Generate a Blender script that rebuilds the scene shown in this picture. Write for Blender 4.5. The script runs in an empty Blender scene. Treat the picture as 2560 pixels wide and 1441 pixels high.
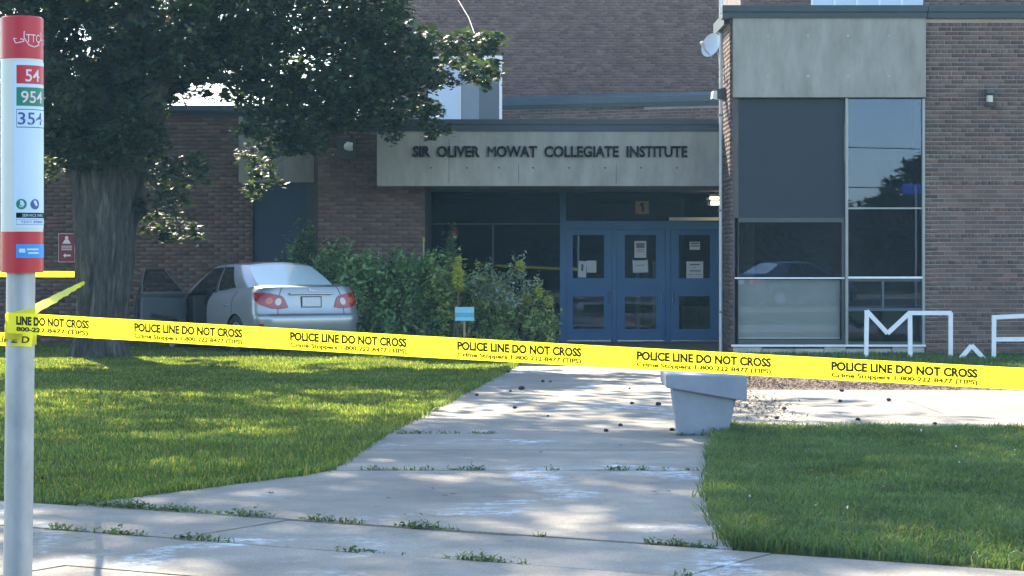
import bpy, math, random
import numpy as np
from mathutils import Vector, Matrix
rng = np.random.default_rng(7)
random.seed(7)
R = math.radians
scene = bpy.context.scene
COL = scene.collection

# ------------------------------------------------------------------ camera
FPX, CAMH, HOR = 6000.0, 1.5, 640.0          # focal length in photo pixels, eye height, horizon row
cam = bpy.data.cameras.new('camera'); cam.sensor_width = 36.0
cam.lens = FPX / 2560 * 36.0
cam.shift_y = -(720.5 - HOR) / 2560
cam.clip_start = 0.1; cam.clip_end = 3000
co = bpy.data.objects.new('camera', cam); COL.objects.link(co)
co.location = (0, 0, CAMH); co.rotation_euler = (R(90), 0, 0)
scene.camera = co

# ------------------------------------------------------------------ light
SUN_AZ, SUN_EL = R(-18), R(34)               # azimuth left of straight ahead
w = bpy.data.worlds.new('World'); scene.world = w; w.use_nodes = True
nt = w.node_tree; bg = nt.nodes['Background']
sky = nt.nodes.new('ShaderNodeTexSky'); sky.sky_type = 'NISHITA'; sky.sun_disc = False
sky.sun_elevation = SUN_EL; sky.sun_rotation = SUN_AZ
sky.air_density = 1.0; sky.dust_density = 0.4; sky.ozone_density = 1.0; sky.altitude = 300
nt.links.new(sky.outputs[0], bg.inputs[0]); bg.inputs[1].default_value = 0.15
sun = bpy.data.lights.new('sun', 'SUN'); sun.energy = 5.0; sun.angle = R(0.5); sun.color = (1.0, 0.88, 0.68)
so = bpy.data.objects.new('sun', sun); COL.objects.link(so)
sdir = Vector((math.sin(SUN_AZ) * math.cos(SUN_EL), math.cos(SUN_AZ) * math.cos(SUN_EL), math.sin(SUN_EL)))
so.rotation_euler = sdir.to_track_quat('Z', 'Y').to_euler()
scene.view_settings.view_transform = 'Standard'; scene.view_settings.look = 'None'
scene.view_settings.exposure = 1.92; scene.view_settings.gamma = 1.0
scene.render.engine = 'CYCLES'
scene.cycles.use_denoising = True
scene.cycles.max_bounces = 6; scene.cycles.transparent_max_bounces = 12

# ------------------------------------------------------------------ helpers
def W(x, y, Y):
    return Vector(((x - 1280) * Y / FPX, Y, CAMH - (y - HOR) * Y / FPX))
def GX(x, Y): return (x - 1280) * Y / FPX
def GZ(y, Y): return CAMH - (y - HOR) * Y / FPX
def GP(x, y):                                # photo pixel on flat ground -> (X, Y)
    Y = CAMH * FPX / (y - HOR); return ((x - 1280) * Y / FPX, Y)

MATS = {}
def M(name, col, rough=.7, var=.15, scale=6., bump=0., bscale=60., metal=0., spec=.4, rnd=0., trans=0., coat=0., stretch=None, hue=None):
    """principled + world-space noise; rnd: per-piece brightness variation; trans: translucency"""
    if name in MATS: return MATS[name]
    m = bpy.data.materials.new(name); m.use_nodes = True; n = m.node_tree; N = n.nodes; L = n.links
    b = N['Principled BSDF']
    b.inputs['Roughness'].default_value = rough; b.inputs['Metallic'].default_value = metal
    b.inputs['Specular IOR Level'].default_value = spec
    if coat: b.inputs['Coat Weight'].default_value = coat; b.inputs['Coat Roughness'].default_value = .06
    geo = N.new('ShaderNodeNewGeometry')
    vec = geo.outputs['Position']
    if stretch:
        mp = N.new('ShaderNodeVectorMath'); mp.operation = 'MULTIPLY'; mp.inputs[1].default_value = stretch
        L.new(vec, mp.inputs[0]); vec = mp.outputs[0]
    nz = N.new('ShaderNodeTexNoise'); nz.inputs['Scale'].default_value = scale; nz.inputs['Detail'].default_value = 6; nz.inputs['Roughness'].default_value = .65
    L.new(vec, nz.inputs['Vector'])
    mr = N.new('ShaderNodeMapRange'); mr.inputs[1].default_value = .28; mr.inputs[2].default_value = .72
    mr.inputs[3].default_value = 1 - var; mr.inputs[4].default_value = 1 + var
    L.new(nz.outputs['Fac'], mr.inputs[0]); val = mr.outputs[0]
    colsock = None
    if rnd or hue:
        at = N.new('ShaderNodeAttribute'); at.attribute_name = 'rnd'
        oi = N.new('ShaderNodeObjectInfo')
        ad = N.new('ShaderNodeMath'); ad.operation = 'ADD'; L.new(at.outputs['Fac'], ad.inputs[0]); L.new(oi.outputs['Random'], ad.inputs[1])
        fr = N.new('ShaderNodeMath'); fr.operation = 'FRACT'; L.new(ad.outputs[0], fr.inputs[0])
        m2 = N.new('ShaderNodeMapRange'); m2.inputs[3].default_value = 1 - rnd; m2.inputs[4].default_value = 1 + rnd
        L.new(fr.outputs[0], m2.inputs[0])
        mu = N.new('ShaderNodeMath'); mu.operation = 'MULTIPLY'; L.new(val, mu.inputs[0]); L.new(m2.outputs[0], mu.inputs[1]); val = mu.outputs[0]
        if hue:
            w1 = N.new('ShaderNodeMath'); w1.operation = 'MULTIPLY'; w1.inputs[1].default_value = 7.31; L.new(fr.outputs[0], w1.inputs[0])
            w2 = N.new('ShaderNodeMath'); w2.operation = 'FRACT'; L.new(w1.outputs[0], w2.inputs[0])
            w3 = N.new('ShaderNodeMath'); w3.operation = 'POWER'; w3.inputs[1].default_value = hue[1]; L.new(w2.outputs[0], w3.inputs[0])
            mx = N.new('ShaderNodeMix'); mx.data_type = 'RGBA'; mx.inputs['A'].default_value = (*col, 1); mx.inputs['B'].default_value = (*hue[0], 1)
            L.new(w3.outputs[0], mx.inputs['Factor']); colsock = mx.outputs['Result']
    sc = N.new('ShaderNodeVectorMath'); sc.operation = 'SCALE'
    if colsock: L.new(colsock, sc.inputs[0])
    else: sc.inputs[0].default_value = col
    L.new(val, sc.inputs['Scale'])
    L.new(sc.outputs[0], b.inputs['Base Color'])
    if bump:
        nb = N.new('ShaderNodeTexNoise'); nb.inputs['Scale'].default_value = bscale; nb.inputs['Detail'].default_value = 5
        L.new(vec, nb.inputs['Vector'])
        bp = N.new('ShaderNodeBump'); bp.inputs['Strength'].default_value = bump; bp.inputs['Distance'].default_value = .02
        L.new(nb.outputs['Fac'], bp.inputs['Height']); L.new(bp.outputs[0], b.inputs['Normal'])
    if trans:
        t = N.new('ShaderNodeBsdfTranslucent'); ts = N.new('ShaderNodeVectorMath'); ts.operation = 'MULTIPLY'; ts.inputs[1].default_value = (1.38, 1.4, .5)
        L.new(sc.outputs[0], ts.inputs[0]); L.new(ts.outputs[0], t.inputs['Color'])
        ms = N.new('ShaderNodeMixShader'); ms.inputs[0].default_value = trans
        L.new(b.outputs[0], ms.inputs[1]); L.new(t.outputs[0], ms.inputs[2]); L.new(ms.outputs[0], N['Material Output'].inputs['Surface'])
    MATS[name] = m; return m

def glass(name, tint=(.55, .62, .62), gloss=.14, rough=.0, refl=(1, 1, 1)):
    """thin window pane: tinted see-through with a mirror layer that grows at grazing angles"""
    m = bpy.data.materials.new(name); m.use_nodes = True; n = m.node_tree; N = n.nodes; L = n.links
    N.remove(N['Principled BSDF'])
    t = N.new('ShaderNodeBsdfTransparent'); t.inputs[0].default_value = (*tint, 1)
    g = N.new('ShaderNodeBsdfGlossy'); g.inputs['Roughness'].default_value = rough; g.inputs[0].default_value = (*refl, 1)
    lw = N.new('ShaderNodeLayerWeight'); lw.inputs[0].default_value = .5
    pw = N.new('ShaderNodeMath'); pw.operation = 'POWER'; pw.inputs[1].default_value = 4; L.new(lw.outputs['Facing'], pw.inputs[0])
    mr = N.new('ShaderNodeMapRange'); mr.inputs[3].default_value = gloss; mr.inputs[4].default_value = 1.0
    L.new(pw.outputs[0], mr.inputs[0])
    ms = N.new('ShaderNodeMixShader'); L.new(mr.outputs[0], ms.inputs[0]); L.new(t.outputs[0], ms.inputs[1]); L.new(g.outputs[0], ms.inputs[2])
    L.new(ms.outputs[0], N['Material Output'].inputs['Surface'])
    MATS[name] = m; return m

def tag(o, label=None, cat=None, group=None, kind=None):
    if label: o['label'] = label
    if cat: o['category'] = cat
    if group: o['group'] = group
    if kind: o['kind'] = kind
    return o
def empty(name, loc=(0, 0, 0), rz=0, parent=None):
    o = bpy.data.objects.new(name, None); COL.objects.link(o); o.location = loc; o.rotation_euler = (0, 0, rz); o.parent = parent
    o.empty_display_size = .1
    return o
def link(name, me, parent=None, mat=None):
    o = bpy.data.objects.new(name, me); COL.objects.link(o)
    if mat: me.materials.append(mat)
    o.parent = parent; return o

def mesh_np(name, V, F, rnd=None, smooth=False):
    """V (n,3); F list of (m,k) int arrays"""
    me = bpy.data.meshes.new(name)
    V = np.asarray(V, np.float32); me.vertices.add(len(V)); me.vertices.foreach_set('co', V.ravel())
    if isinstance(F, np.ndarray): F = [F]
    tot = sum(f.size for f in F); me.loops.add(tot); me.loops.foreach_set('vertex_index', np.concatenate([f.ravel() for f in F]).astype(np.int32))
    st = []; o = 0
    for f in F:
        st.append(o + np.arange(len(f)) * f.shape[1]); o += f.size
    st = np.concatenate(st).astype(np.int32); me.polygons.add(len(st)); me.polygons.foreach_set('loop_start', st)
    if rnd is not None:
        a = me.attributes.new('rnd', 'FLOAT', 'POINT'); a.data.foreach_set('value', np.asarray(rnd, np.float32))
    me.update(calc_edges=True)
    if smooth: me.polygons.foreach_set('use_smooth', np.ones(len(st), bool))
    return me

class MB:
    def __init__(s): s.v = []; s.f = []
    def add(s, v, f):
        o = len(s.v); s.v += [tuple(p) for p in v]; s.f += [tuple(i + o for i in q) for q in f]; return s
    def box(s, x0, x1, y0, y1, z0, z1):
        v = [(x, y, z) for z in (z0, z1) for y in (y0, y1) for x in (x0, x1)]
        return s.add(v, [(0, 2, 3, 1), (4, 5, 7, 6), (0, 1, 5, 4), (2, 6, 7, 3), (0, 4, 6, 2), (1, 3, 7, 5)])
    def prism(s, poly, z0, z1):
        n = len(poly); v = [(x, y, z0) for x, y in poly] + [(x, y, z1) for x, y in poly]
        return s.add(v, [tuple(range(n))[::-1], tuple(range(n, 2 * n))] + [(i, (i + 1) % n, n + (i + 1) % n, n + i) for i in range(n)])
    def bar(s, a, b, w, h=None):
        """square bar between two points"""
        a = Vector(a); b = Vector(b); h = h or w; d = (b - a).normalized()
        up = Vector((0, 1, 0)) if abs(d.y) < .9 else Vector((1, 0, 0))
        p = d.cross(up).normalized() * w / 2; q = d.cross(p).normalized() * h / 2
        v = [a + p + q, a - p + q, a - p - q, a + p - q, b + p + q, b - p + q, b - p - q, b + p - q]
        return s.add(v, [(0, 1, 2, 3), (7, 6, 5, 4), (0, 4, 5, 1), (1, 5, 6, 2), (2, 6, 7, 3), (3, 7, 4, 0)])
    def tube(s, pts, rad, n=8, cap=True, wob=0):
        pts = [Vector(p) for p in pts]; rad = rad if hasattr(rad, '__len__') else [rad] * len(pts)
        rings = []; o = len(s.v); ref = None
        for i, p in enumerate(pts):
            d = (pts[min(i + 1, len(pts) - 1)] - pts[max(i - 1, 0)]).normalized()
            if ref is None: ref = Vector((1, 0, 0)) if abs(d.x) < .9 else Vector((0, 1, 0))
            a = (ref - d * ref.dot(d)).normalized(); ref = a; b = d.cross(a)
            for k in range(n):
                t = 2 * math.pi * k / n; r = rad[i] * (1 + wob * random.uniform(-1, 1))
                s.v.append(tuple(p + (a * math.cos(t) + b * math.sin(t)) * r))
        for i in range(len(pts) - 1):
            for k in range(n):
                s.f.append((o + i * n + k, o + i * n + (k + 1) % n, o + (i + 1) * n + (k + 1) % n, o + (i + 1) * n + k))
        if cap:
            s.f.append(tuple(o + k for k in range(n))[::-1]); e = o + (len(pts) - 1) * n; s.f.append(tuple(e + k for k in range(n)))
        return s
    def lathe(s, prof, c=(0, 0, 0), axis='z', n=20):
        """prof: list of (r, h)"""
        o = len(s.v)
        for r, h in prof:
            for k in range(n):
                t = 2 * math.pi * k / n; a, b = r * math.cos(t), r * math.sin(t)
                p = {'z': (a, b, h), 'y': (a, h, b), 'x': (h, a, b)}[axis]
                s.v.append((p[0] + c[0], p[1] + c[1], p[2] + c[2]))
        for i in range(len(prof) - 1):
            for k in range(n):
                s.f.append((o + i * n + k, o + i * n + (k + 1) % n, o + (i + 1) * n + (k + 1) % n, o + (i + 1) * n + k))
        return s
    def build(s, name, mat, parent=None, smooth=False, bevel=0):
        me = bpy.data.meshes.new(name); me.from_pydata(s.v, [], s.f); me.update()
        if smooth:
            me.polygons.foreach_set('use_smooth', np.ones(len(me.polygons), bool))
        o = link(name, me, parent, mat)
        if smooth: me.set_sharp_from_angle(angle=R(40))
        if bevel:
            b = o.modifiers.new('bevel', 'BEVEL'); b.width = bevel; b.segments = 2; b.limit_method = 'ANGLE'
        return o
def box(name, mat, parent, x0, x1, y0, y1, z0, z1, bevel=0):
    return MB().box(x0, x1, y0, y1, z0, z1).build(name, mat, parent, bevel=bevel)

def text_mesh(s, bold=0.0, extrude=0.0):
    c = bpy.data.curves.new('t', 'FONT'); c.body = s; c.size = 1; c.offset = bold; c.extrude = extrude; c.resolution_u = 3
    o = bpy.data.objects.new('t', c); COL.objects.link(o)
    dg = bpy.context.evaluated_depsgraph_get(); dg.update()
    me = bpy.data.meshes.new_from_object(o.evaluated_get(dg))
    V = np.array([v.co[:] for v in me.vertices]) if len(me.vertices) else np.zeros((0, 3)); F = [tuple(p.vertices) for p in me.polygons]
    bpy.data.objects.remove(o); bpy.data.curves.remove(c); bpy.data.meshes.remove(me)
    return V, F
def text_fit(s, w, h, bold=0.0, extrude=0.0):
    """mesh data scaled into a w x h box, origin bottom left"""
    V, F = text_mesh(s, bold, extrude); mn = V.min(0); mx = V.max(0)
    V[:, 0] = (V[:, 0] - mn[0]) / (mx[0] - mn[0]) * w; V[:, 1] = (V[:, 1] - mn[1]) / (mx[1] - mn[1]) * h
    return V, F
def wall_text(name, s, mat, parent, X0, X1, Z0, Z1, Y, bold=.0):
    V, F = text_fit(s, X1 - X0, Z1 - Z0, bold)
    return MB().add([(X0 + x, Y, Z0 + y) for x, y, z in V], F).build(name, mat, parent)

def pip(x, y, poly):
    inside = np.zeros(len(x), bool); n = len(poly); j = n - 1
    for i in range(n):
        xi, yi = poly[i]; xj, yj = poly[j]
        c = ((yi > y) != (yj > y)) & (x < (xj - xi) * (y - yi) / (yj - yi + 1e-12) + xi)
        inside ^= c; j = i
    return inside

# ------------------------------------------------------------------ materials
BRICK = M('brick_brown', (.125, .084, .074), .85, .18, 40, .3, 90, rnd=.34, hue=((.15, .085, .068), 1.5))
BRICK_L = M('brick_red_brown', (.135, .09, .078), .85, .18, 30, .3, 90, rnd=.3, hue=((.155, .088, .072), 1.5))
BRICK_G = M('brick_upper', (.17, .105, .092), .85, .2, 3, .3, 90, rnd=.28)
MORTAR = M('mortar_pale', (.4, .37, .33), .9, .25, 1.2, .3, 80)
MORTAR_D = M('mortar_dark', (.10, .085, .08), .9, .2, 4, .3, 80)  # dark tone puts the shade of raked joints into the mortar colour
MORTAR_G = M('mortar_upper', (.2, .16, .15), .9, .25, 3, .3, 80)
CONC = M('precast_concrete', (.285, .268, .235), .85, .24, 4.0, .25, 60, stretch=(1, 1, .3))
CONC_B = M('base_concrete', (.42, .41, .36), .9, .4, 2.5, .4, 30)
FLASH = M('slate_blue_flashing', (.018, .032, .042), .45, .12, 4)
FLASH_L = M('roof_flashing_pale', (.055, .08, .1), .5, .12, 4)
DBLUE = M('door_blue_paint', (.032, .155, .36), .4, .08, 3, spec=.4)
NAVY = M('navy_door_paint', (.02, .05, .1), .5, .06, 3)
PANEL = M('slate_panel', (.011, .02, .031), .6, .05, 2)
ALU = M('aluminium_frame', (.26, .27, .26), .4, .1, 5, metal=.3)
ALU_D = M('dark_bronze_frame', (.05, .055, .055), .4, .1, 5)
WHITEP = M('white_paint', (.75, .76, .76), .5, .06, 8)
BLACK = M('black_letters', (.005, .006, .008), .7, .1, 8, spec=.1)
BLIND = M('window_blind', (.42, .43, .41), .8, .06, 2)
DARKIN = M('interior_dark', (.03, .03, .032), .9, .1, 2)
LFLOOR = M('lobby_floor', (.18, .15, .11), .35, .15, 1.5)
PAPER = M('white_paper', (.72, .73, .75), .7, .04, 8)
INK = M('grey_ink', (.1, .1, .13), .7, .2, 30)
INKP = M('mauve_ink', (.25, .18, .22), .7, .2, 30)
GLASS = glass('window_glass', tint=(.84, .85, .84), gloss=.045, refl=(.42, .6, 1.0))
GLASS_D = glass('lobby_glass', tint=(.4, .45, .45), gloss=.035, refl=(.62, .82, 1.0))
STEEL = M('galvanised_steel', (.36, .385, .4), .45, .22, 7, .05, 50, metal=.45, stretch=(1, 1, .5))
SOIL = M('soil', (.07, .055, .035), .95, .3, 3, .5, 30)
LAWN = M('lawn_soil', (.045, .07, .018), .95, .3, 3, .5, 30)

# ------------------------------------------------------------------ ground, sidewalk, path
SLOPE = -.589; SY0 = 12.95                                   # back edge of the public sidewalk: Y = SY0 + SLOPE*X
d = Vector((1, SLOPE, 0)).normalized(); nrm = Vector((d.y, -d.x, 0))      # along the sidewalk / towards the road
if nrm.y > 0: nrm = -nrm
O0 = Vector((0, SY0, 0))
def SW(a, b):                                                # sidewalk coordinates: a along, b towards road
    p = O0 + d * a + nrm * b; return (p.x, p.y)

tag(MB().add([(-220, -220, -.16), (220, -220, -.16), (220, 220, -.16), (-220, 220, -.16)], [(0, 1, 2, 3)]).build('ground', LAWN), kind='structure')

def concrete_mat(name, base, chalk):
    m = M(name, base, .85, .24, 1.3, .5, 45); n = m.node_tree; N = n.nodes; L = n.links; b = N['Principled BSDF']
    src = b.inputs['Base Color'].links[0].from_socket
    geo = N.new('ShaderNodeNewGeometry')
    # fine aggregate speckle and dark stains
    sp = N.new('ShaderNodeTexNoise'); sp.inputs['Scale'].default_value = 70; sp.inputs['Detail'].default_value = 4; L.new(geo.outputs['Position'], sp.inputs['Vector'])
    r0 = N.new('ShaderNodeMapRange'); r0.inputs[1].default_value = .3; r0.inputs[2].default_value = .7; r0.inputs[3].default_value = .8; r0.inputs[4].default_value = 1.18; L.new(sp.outputs['Fac'], r0.inputs[0])
    s0 = N.new('ShaderNodeVectorMath'); s0.operation = 'SCALE'; L.new(src, s0.inputs[0]); L.new(r0.outputs[0], s0.inputs['Scale'])
    vo = N.new('ShaderNodeTexVoronoi'); vo.inputs['Scale'].default_value = 3.2; L.new(geo.outputs['Position'], vo.inputs['Vector'])
    rv = N.new('ShaderNodeMapRange'); rv.inputs[1].default_value = .05; rv.inputs[2].default_value = .09; rv.inputs[3].default_value = .62; rv.inputs[4].default_value = 1.0; L.new(vo.outputs['Distance'], rv.inputs[0])
    bl_ = N.new('ShaderNodeTexNoise'); bl_.inputs['Scale'].default_value = .55; bl_.inputs['Detail'].default_value = 8; bl_.inputs['Roughness'].default_value = .7; L.new(geo.outputs['Position'], bl_.inputs['Vector'])
    rb = N.new('ShaderNodeMapRange'); rb.inputs[1].default_value = .35; rb.inputs[2].default_value = .65; rb.inputs[3].default_value = .78; rb.inputs[4].default_value = 1.2; L.new(bl_.outputs['Fac'], rb.inputs[0])
    mv = N.new('ShaderNodeMath'); mv.operation = 'MULTIPLY'; L.new(rv.outputs[0], mv.inputs[0]); L.new(rb.outputs[0], mv.inputs[1])
    sv = N.new('ShaderNodeVectorMath'); sv.operation = 'SCALE'; L.new(s0.outputs[0], sv.inputs[0]); L.new(mv.outputs[0], sv.inputs['Scale']); s0 = sv
    # worn white chalk smears
    sc = N.new('ShaderNodeVectorMath'); sc.operation = 'MULTIPLY'; sc.inputs[1].default_value = (.8, .55, 1); L.new(geo.outputs['Position'], sc.inputs[0])
    n1 = N.new('ShaderNodeTexNoise'); n1.inputs['Scale'].default_value = .9; n1.inputs['Detail'].default_value = 3; n1.inputs['Distortion'].default_value = 1.2; L.new(sc.outputs[0], n1.inputs['Vector'])
    r1 = N.new('ShaderNodeMapRange'); r1.inputs[1].default_value = .58; r1.inputs[2].default_value = .66; L.new(n1.outputs['Fac'], r1.inputs[0])
    n2 = N.new('ShaderNodeTexNoise'); n2.inputs['Scale'].default_value = 9; n2.inputs['Detail'].default_value = 6; n2.inputs['Roughness'].default_value = .8; L.new(geo.outputs['Position'], n2.inputs['Vector'])
    r2 = N.new('ShaderNodeMapRange'); r2.inputs[1].default_value = .45; r2.inputs[2].default_value = .62; L.new(n2.outputs['Fac'], r2.inputs[0])
    mu = N.new('ShaderNodeMath'); mu.operation = 'MULTIPLY'; L.new(r1.outputs[0], mu.inputs[0]); L.new(r2.outputs[0], mu.inputs[1])
    m3 = N.new('ShaderNodeMath'); m3.operation = 'MULTIPLY'; m3.inputs[1].default_value = chalk; L.new(mu.outputs[0], m3.inputs[0])
    mx = N.new('ShaderNodeMix'); mx.data_type = 'RGBA'; L.new(m3.outputs[0], mx.inputs['Factor']); L.new(s0.outputs[0], mx.inputs['A']); mx.inputs['B'].default_value = (.72, .82, .88, 1)
    L.new(mx.outputs['Result'], b.inputs['Base Color'])
    return m
WALK = concrete_mat('walk_concrete', (.262, .228, .18), .75)
ROADM = M('asphalt', (.05, .05, .052), .9, .2, 2, .4, 60)

sw = tag(MB().prism([SW(-40, .012), SW(40, .012), SW(40, 4.6), SW(-40, 4.6)], -.15, -.022).build('sidewalk', SOIL), kind='structure')
rows = [(0.045, 1.055), (1.09, 2.2), (2.23, 3.4), (3.43, 4.6)]
for ri, (b0, b1) in enumerate(rows):
    off = [.05, -.25, .3, 0][ri]; step = [1.5, 3.0, 1.5, 1.5][ri]
    for k in range(-9, 9):
        a0 = off + k * step + .006; a1 = off + (k + 1) * step - .006; dz = random.uniform(-.006, .003)
        if b1 > 2.3 and abs(a0) > 8: continue
        MB().prism([SW(a0, b0), SW(a0, b1), SW(a1, b1), SW(a1, b0)], -.1, dz).build('paving_slab', WALK, sw)

L_EDGE = [(12.3, -2.6), (16.4, -1.42), (16.8, -1.26), (20, -1.067), (32.7, .05), (42, .9)]
R_EDGE = [(12.3, 1.14), (14.5, 1.21), (16.5, 1.39), (19.6, 1.66), (23, 1.9), (28, 2.5), (33, 3.0), (42, 3.72)]
def ed(E, Y): return float(np.interp(Y, [e[0] for e in E], [e[1] for e in E]))
first = [(-2.62, 14.47), (-1.42, 16.4), (-1.26, 16.77), (1.40, 16.77), (1.21, 14.5), (1.13, 12.3)]
path = tag(MB().prism([(-2.6, 14.49), (-1.42, 16.42), (-1.067, 20), (.05, 32.7), (.9, 41.9), (3.7, 41.9), (3.0, 33), (1.9, 23), (1.14, 12.31)][::-1], -.15, -.03).build('entrance_path', SOIL), kind='structure')
MB().prism(first[::-1], -.12, 0).build('paving_slab', WALK, path)
js = [16.79, 18.5, 20.2, 21.9, 23.6, 25.3, 27.0, 28.7, 30.4, 32.1, 33.8, 35.5, 37.2, 38.9, 40.6, 41.88]
for j, (y0, y1) in enumerate(zip(js[:-1], js[1:])):
    g0 = .014 if j in (0, 2) else .004; g1 = .014 if j == 1 else .004; dz = random.uniform(-.006, .004)
    MB().prism([(ed(L_EDGE, y0), y0 + g0), (ed(R_EDGE, y0), y0 + g0), (ed(R_EDGE, y1), y1 - g1), (ed(L_EDGE, y1), y1 - g1)], -.12, dz).build('paving_slab', WALK, path)
# side walk running right along the front of the block
sp = tag(MB().prism([(1.75, 20.75), (14, 20.4), (14, 26.3), (2.35, 26.9)], -.15, -.03).build('side_path', SOIL), kind='structure')
for i in range(6):
    x0 = 1.72 if i == 0 else 2.2 + i * 1.9; x1 = 2.2 + (i + 1) * 1.9 - .01
    def yb(x): return 20.8 - .03 * (x - 1.7)
    def yt(x): return 26.85 - .05 * (x - 2.3)
    for q in range(3):
        f0, f1 = q / 3, (q + 1) / 3
        def yy(x, f): return yb(x) + (yt(x) - yb(x)) * f
        xa, xb = (x0, x1) if i else (ed(R_EDGE, yy(2, f0)) + .01, x1)
        xc = ed(R_EDGE, yy(2, f1)) + .01 if i == 0 else x0
        MB().prism([(xa, yy(xa, f0) + .004), (xb, yy(xb, f0) + .004), (xb, yy(xb, f1) - .004), (xc, yy(xc, f1) - .004)], -.12, random.uniform(-.005, .003)).build('paving_slab', WALK, sp)
# soil sheets
LAWN_L = [(-30, SY0 - SLOPE * 30 - .0), (-2.62, 14.49), (-1.42, 16.42), (-1.26, 16.8), (-1.067, 20), (.05, 32.7), (.9, 41.8), (-1.4, 41.8), (-1.4, 38.6), (-3.1, 38.6), (-3.1, 40.6), (-30, 40.6)]
LAWN_R = [(1.14, 12.29), (1.21, 14.5), (1.39, 16.5), (1.66, 19.6), (1.76, 20.78), (14, 20.42), (14, SY0 + SLOPE * 14)]
LAWN_B = [(2.75, 30.2), (14, 29.4), (14, 36.3), (3.3, 36.3)]
BED = [(2.38, 26.9), (14, 26.25), (14, 29.38), (2.75, 30.18)]
def sheet(name, poly, mat, z):
    return MB().add([(x, y, z) for x, y in poly], [tuple(range(len(poly)))]).build(name, mat)
tag(sheet('lawn', LAWN_L, LAWN, -.012), kind='structure'); tag(sheet('lawn', LAWN_R, LAWN, -.012), kind='structure'); tag(sheet('lawn', LAWN_B, LAWN, -.008), kind='structure')
MULCH = M('bark_mulch', (.11, .07, .05), .95, .35, 14, .6, 40, rnd=.6, hue=((.3, .2, .15), 2))
tag(sheet('planting_bed', BED, MULCH, -.006), kind='structure')
# road and the far side of the street, behind the camera
tag(MB().prism([SW(-90, 4.62), SW(90, 4.62), SW(90, 4.77), SW(-90, 4.77)], -.3, .0).build('kerb', CONC), kind='structure')
tag(MB().prism([SW(-90, 4.78), SW(90, 4.78), SW(90, 19), SW(-90, 19)], -.3, -.13).build('road', ROADM), kind='structure')
tag(MB().prism([SW(-90, 19.01), SW(90, 19.01), SW(90, 22), SW(-90, 22)], -.3, .0).build('far_sidewalk', WALK), kind='structure')

# ------------------------------------------------------------------ brick walls
STR = None
def brick_piece(l, h=.057, dpt=.05):
    mb = MB().box(0, l, 0, dpt, 0, h); v = [list(p) for p in mb.v]
    me = bpy.data.meshes.new('brick'); me.from_pydata(v, [], mb.f); me.update(); return me
def bricks(parent, mat, X0, X1, Z0, Z1, Y, holes=(), course=.0667, L=.2, head=0, single=None, seed=1, face='front'):
    """courses of bricks on a wall facing the camera (face='front') or facing -X (face='left', X<->Y). single(x,z): piece becomes its own object"""
    rg = random.Random(seed); jt = .010; out = []; pieces = []
    n = int((Z1 - Z0) / course)
    for c in range(n):
        z = Z0 + c * course + jt / 2; h = course - jt
        header = head and (c % head == head // 2); l = L / 2 if header else L
        x = X0 - (l / 2 if c % 2 else 0) - rg.uniform(0, .012)
        while x < X1:
            a, b = max(x, X0), min(x + l - jt, X1); x += l
            segs = [(a, b)]
            for hx0, hx1, hz0, hz1 in holes:
                if z + h > hz0 and z < hz1:
                    ns = []
                    for p, q in segs:
                        if q <= hx0 or p >= hx1: ns.append((p, q))
                        else:
                            if p < hx0: ns.append((p, hx0))
                            if q > hx1: ns.append((hx1, q))
                    segs = ns
            for p, q in segs:
                if q - p > .02: pieces.append((p, q, z, h, rg.uniform(-.003, .003), (not header) and abs(q - p - (L - jt)) < 1e-6))
    one = brick_piece(L - jt, course - jt); one.materials.append(mat); V = []; Rn = []; cnt = 0
    for p, q, z, h, dy, full in pieces:
        if single and full and cnt < 300 and single(p, z):
            o = bpy.data.objects.new('brick', one); COL.objects.link(o); o.parent = parent; o.location = (p, Y + dy, z); cnt += 1; continue
        y0, y1 = Y + dy, Y + .05
        V += [(p, y0, z), (q, y0, z), (q, y0, z + h), (p, y0, z + h), (p, y1, z), (q, y1, z), (q, y1, z + h), (p, y1, z + h)]; Rn += [rg.random()] * 8
    if V:
        V = np.array(V)
        if face == 'left': V = np.stack([V[:, 1], V[:, 0], V[:, 2]], 1)
        k = np.arange(len(V) // 8)[:, None] * 8
        F = np.concatenate([k + np.array(q) for q in [(0, 1, 2, 3), (3, 2, 6, 7), (1, 5, 6, 2), (4, 0, 3, 7), (4, 5, 1, 0)]])
        tag(link('brick_courses', mesh_np('brick_courses', V, F, Rn), parent, mat), kind='stuff')

school = tag(empty('school_building', (0, 0, 0)), 'brown brick school with concrete entrance canopy and blue doors', 'school')
YR = 36.4                                                     # front of the right block
XR0 = GX(1830, YR); XW1 = GX(2314, YR)                        # left corner, right end of the window bay
ZRT = GZ(16, YR)
# --- right block: brick wall
wr = box('wall', MORTAR, school, XW1, 13, YR + .012, YR + .3, -.1, ZRT - .05)
bricks(wr, BRICK, XW1, 13, -.03, GZ(47, YR), YR, head=6, single=lambda x, z: x < GX(2570, YR) and z < 2.9, seed=3)
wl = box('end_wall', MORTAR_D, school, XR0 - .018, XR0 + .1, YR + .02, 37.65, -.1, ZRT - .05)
bricks(wl, BRICK, YR + .01, 37.65, -.03, GZ(47, YR), XR0 - .03, seed=4, face='left')
MB().box(XR0 - .1, 13, YR + .26, 38.6, ZRT - .25, ZRT - .06).box(4.75, 13, 38.61, 52, ZRT - .25, ZRT - .06).build('block_roof', FLASH, school)
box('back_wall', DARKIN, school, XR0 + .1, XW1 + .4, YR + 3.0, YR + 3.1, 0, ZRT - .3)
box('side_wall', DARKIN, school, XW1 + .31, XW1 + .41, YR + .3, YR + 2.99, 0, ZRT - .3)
box('side_wall', DARKIN, school, XR0 + .11, XR0 + .2, YR + .3, YR + 3.2, 0, ZRT - .3)
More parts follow.
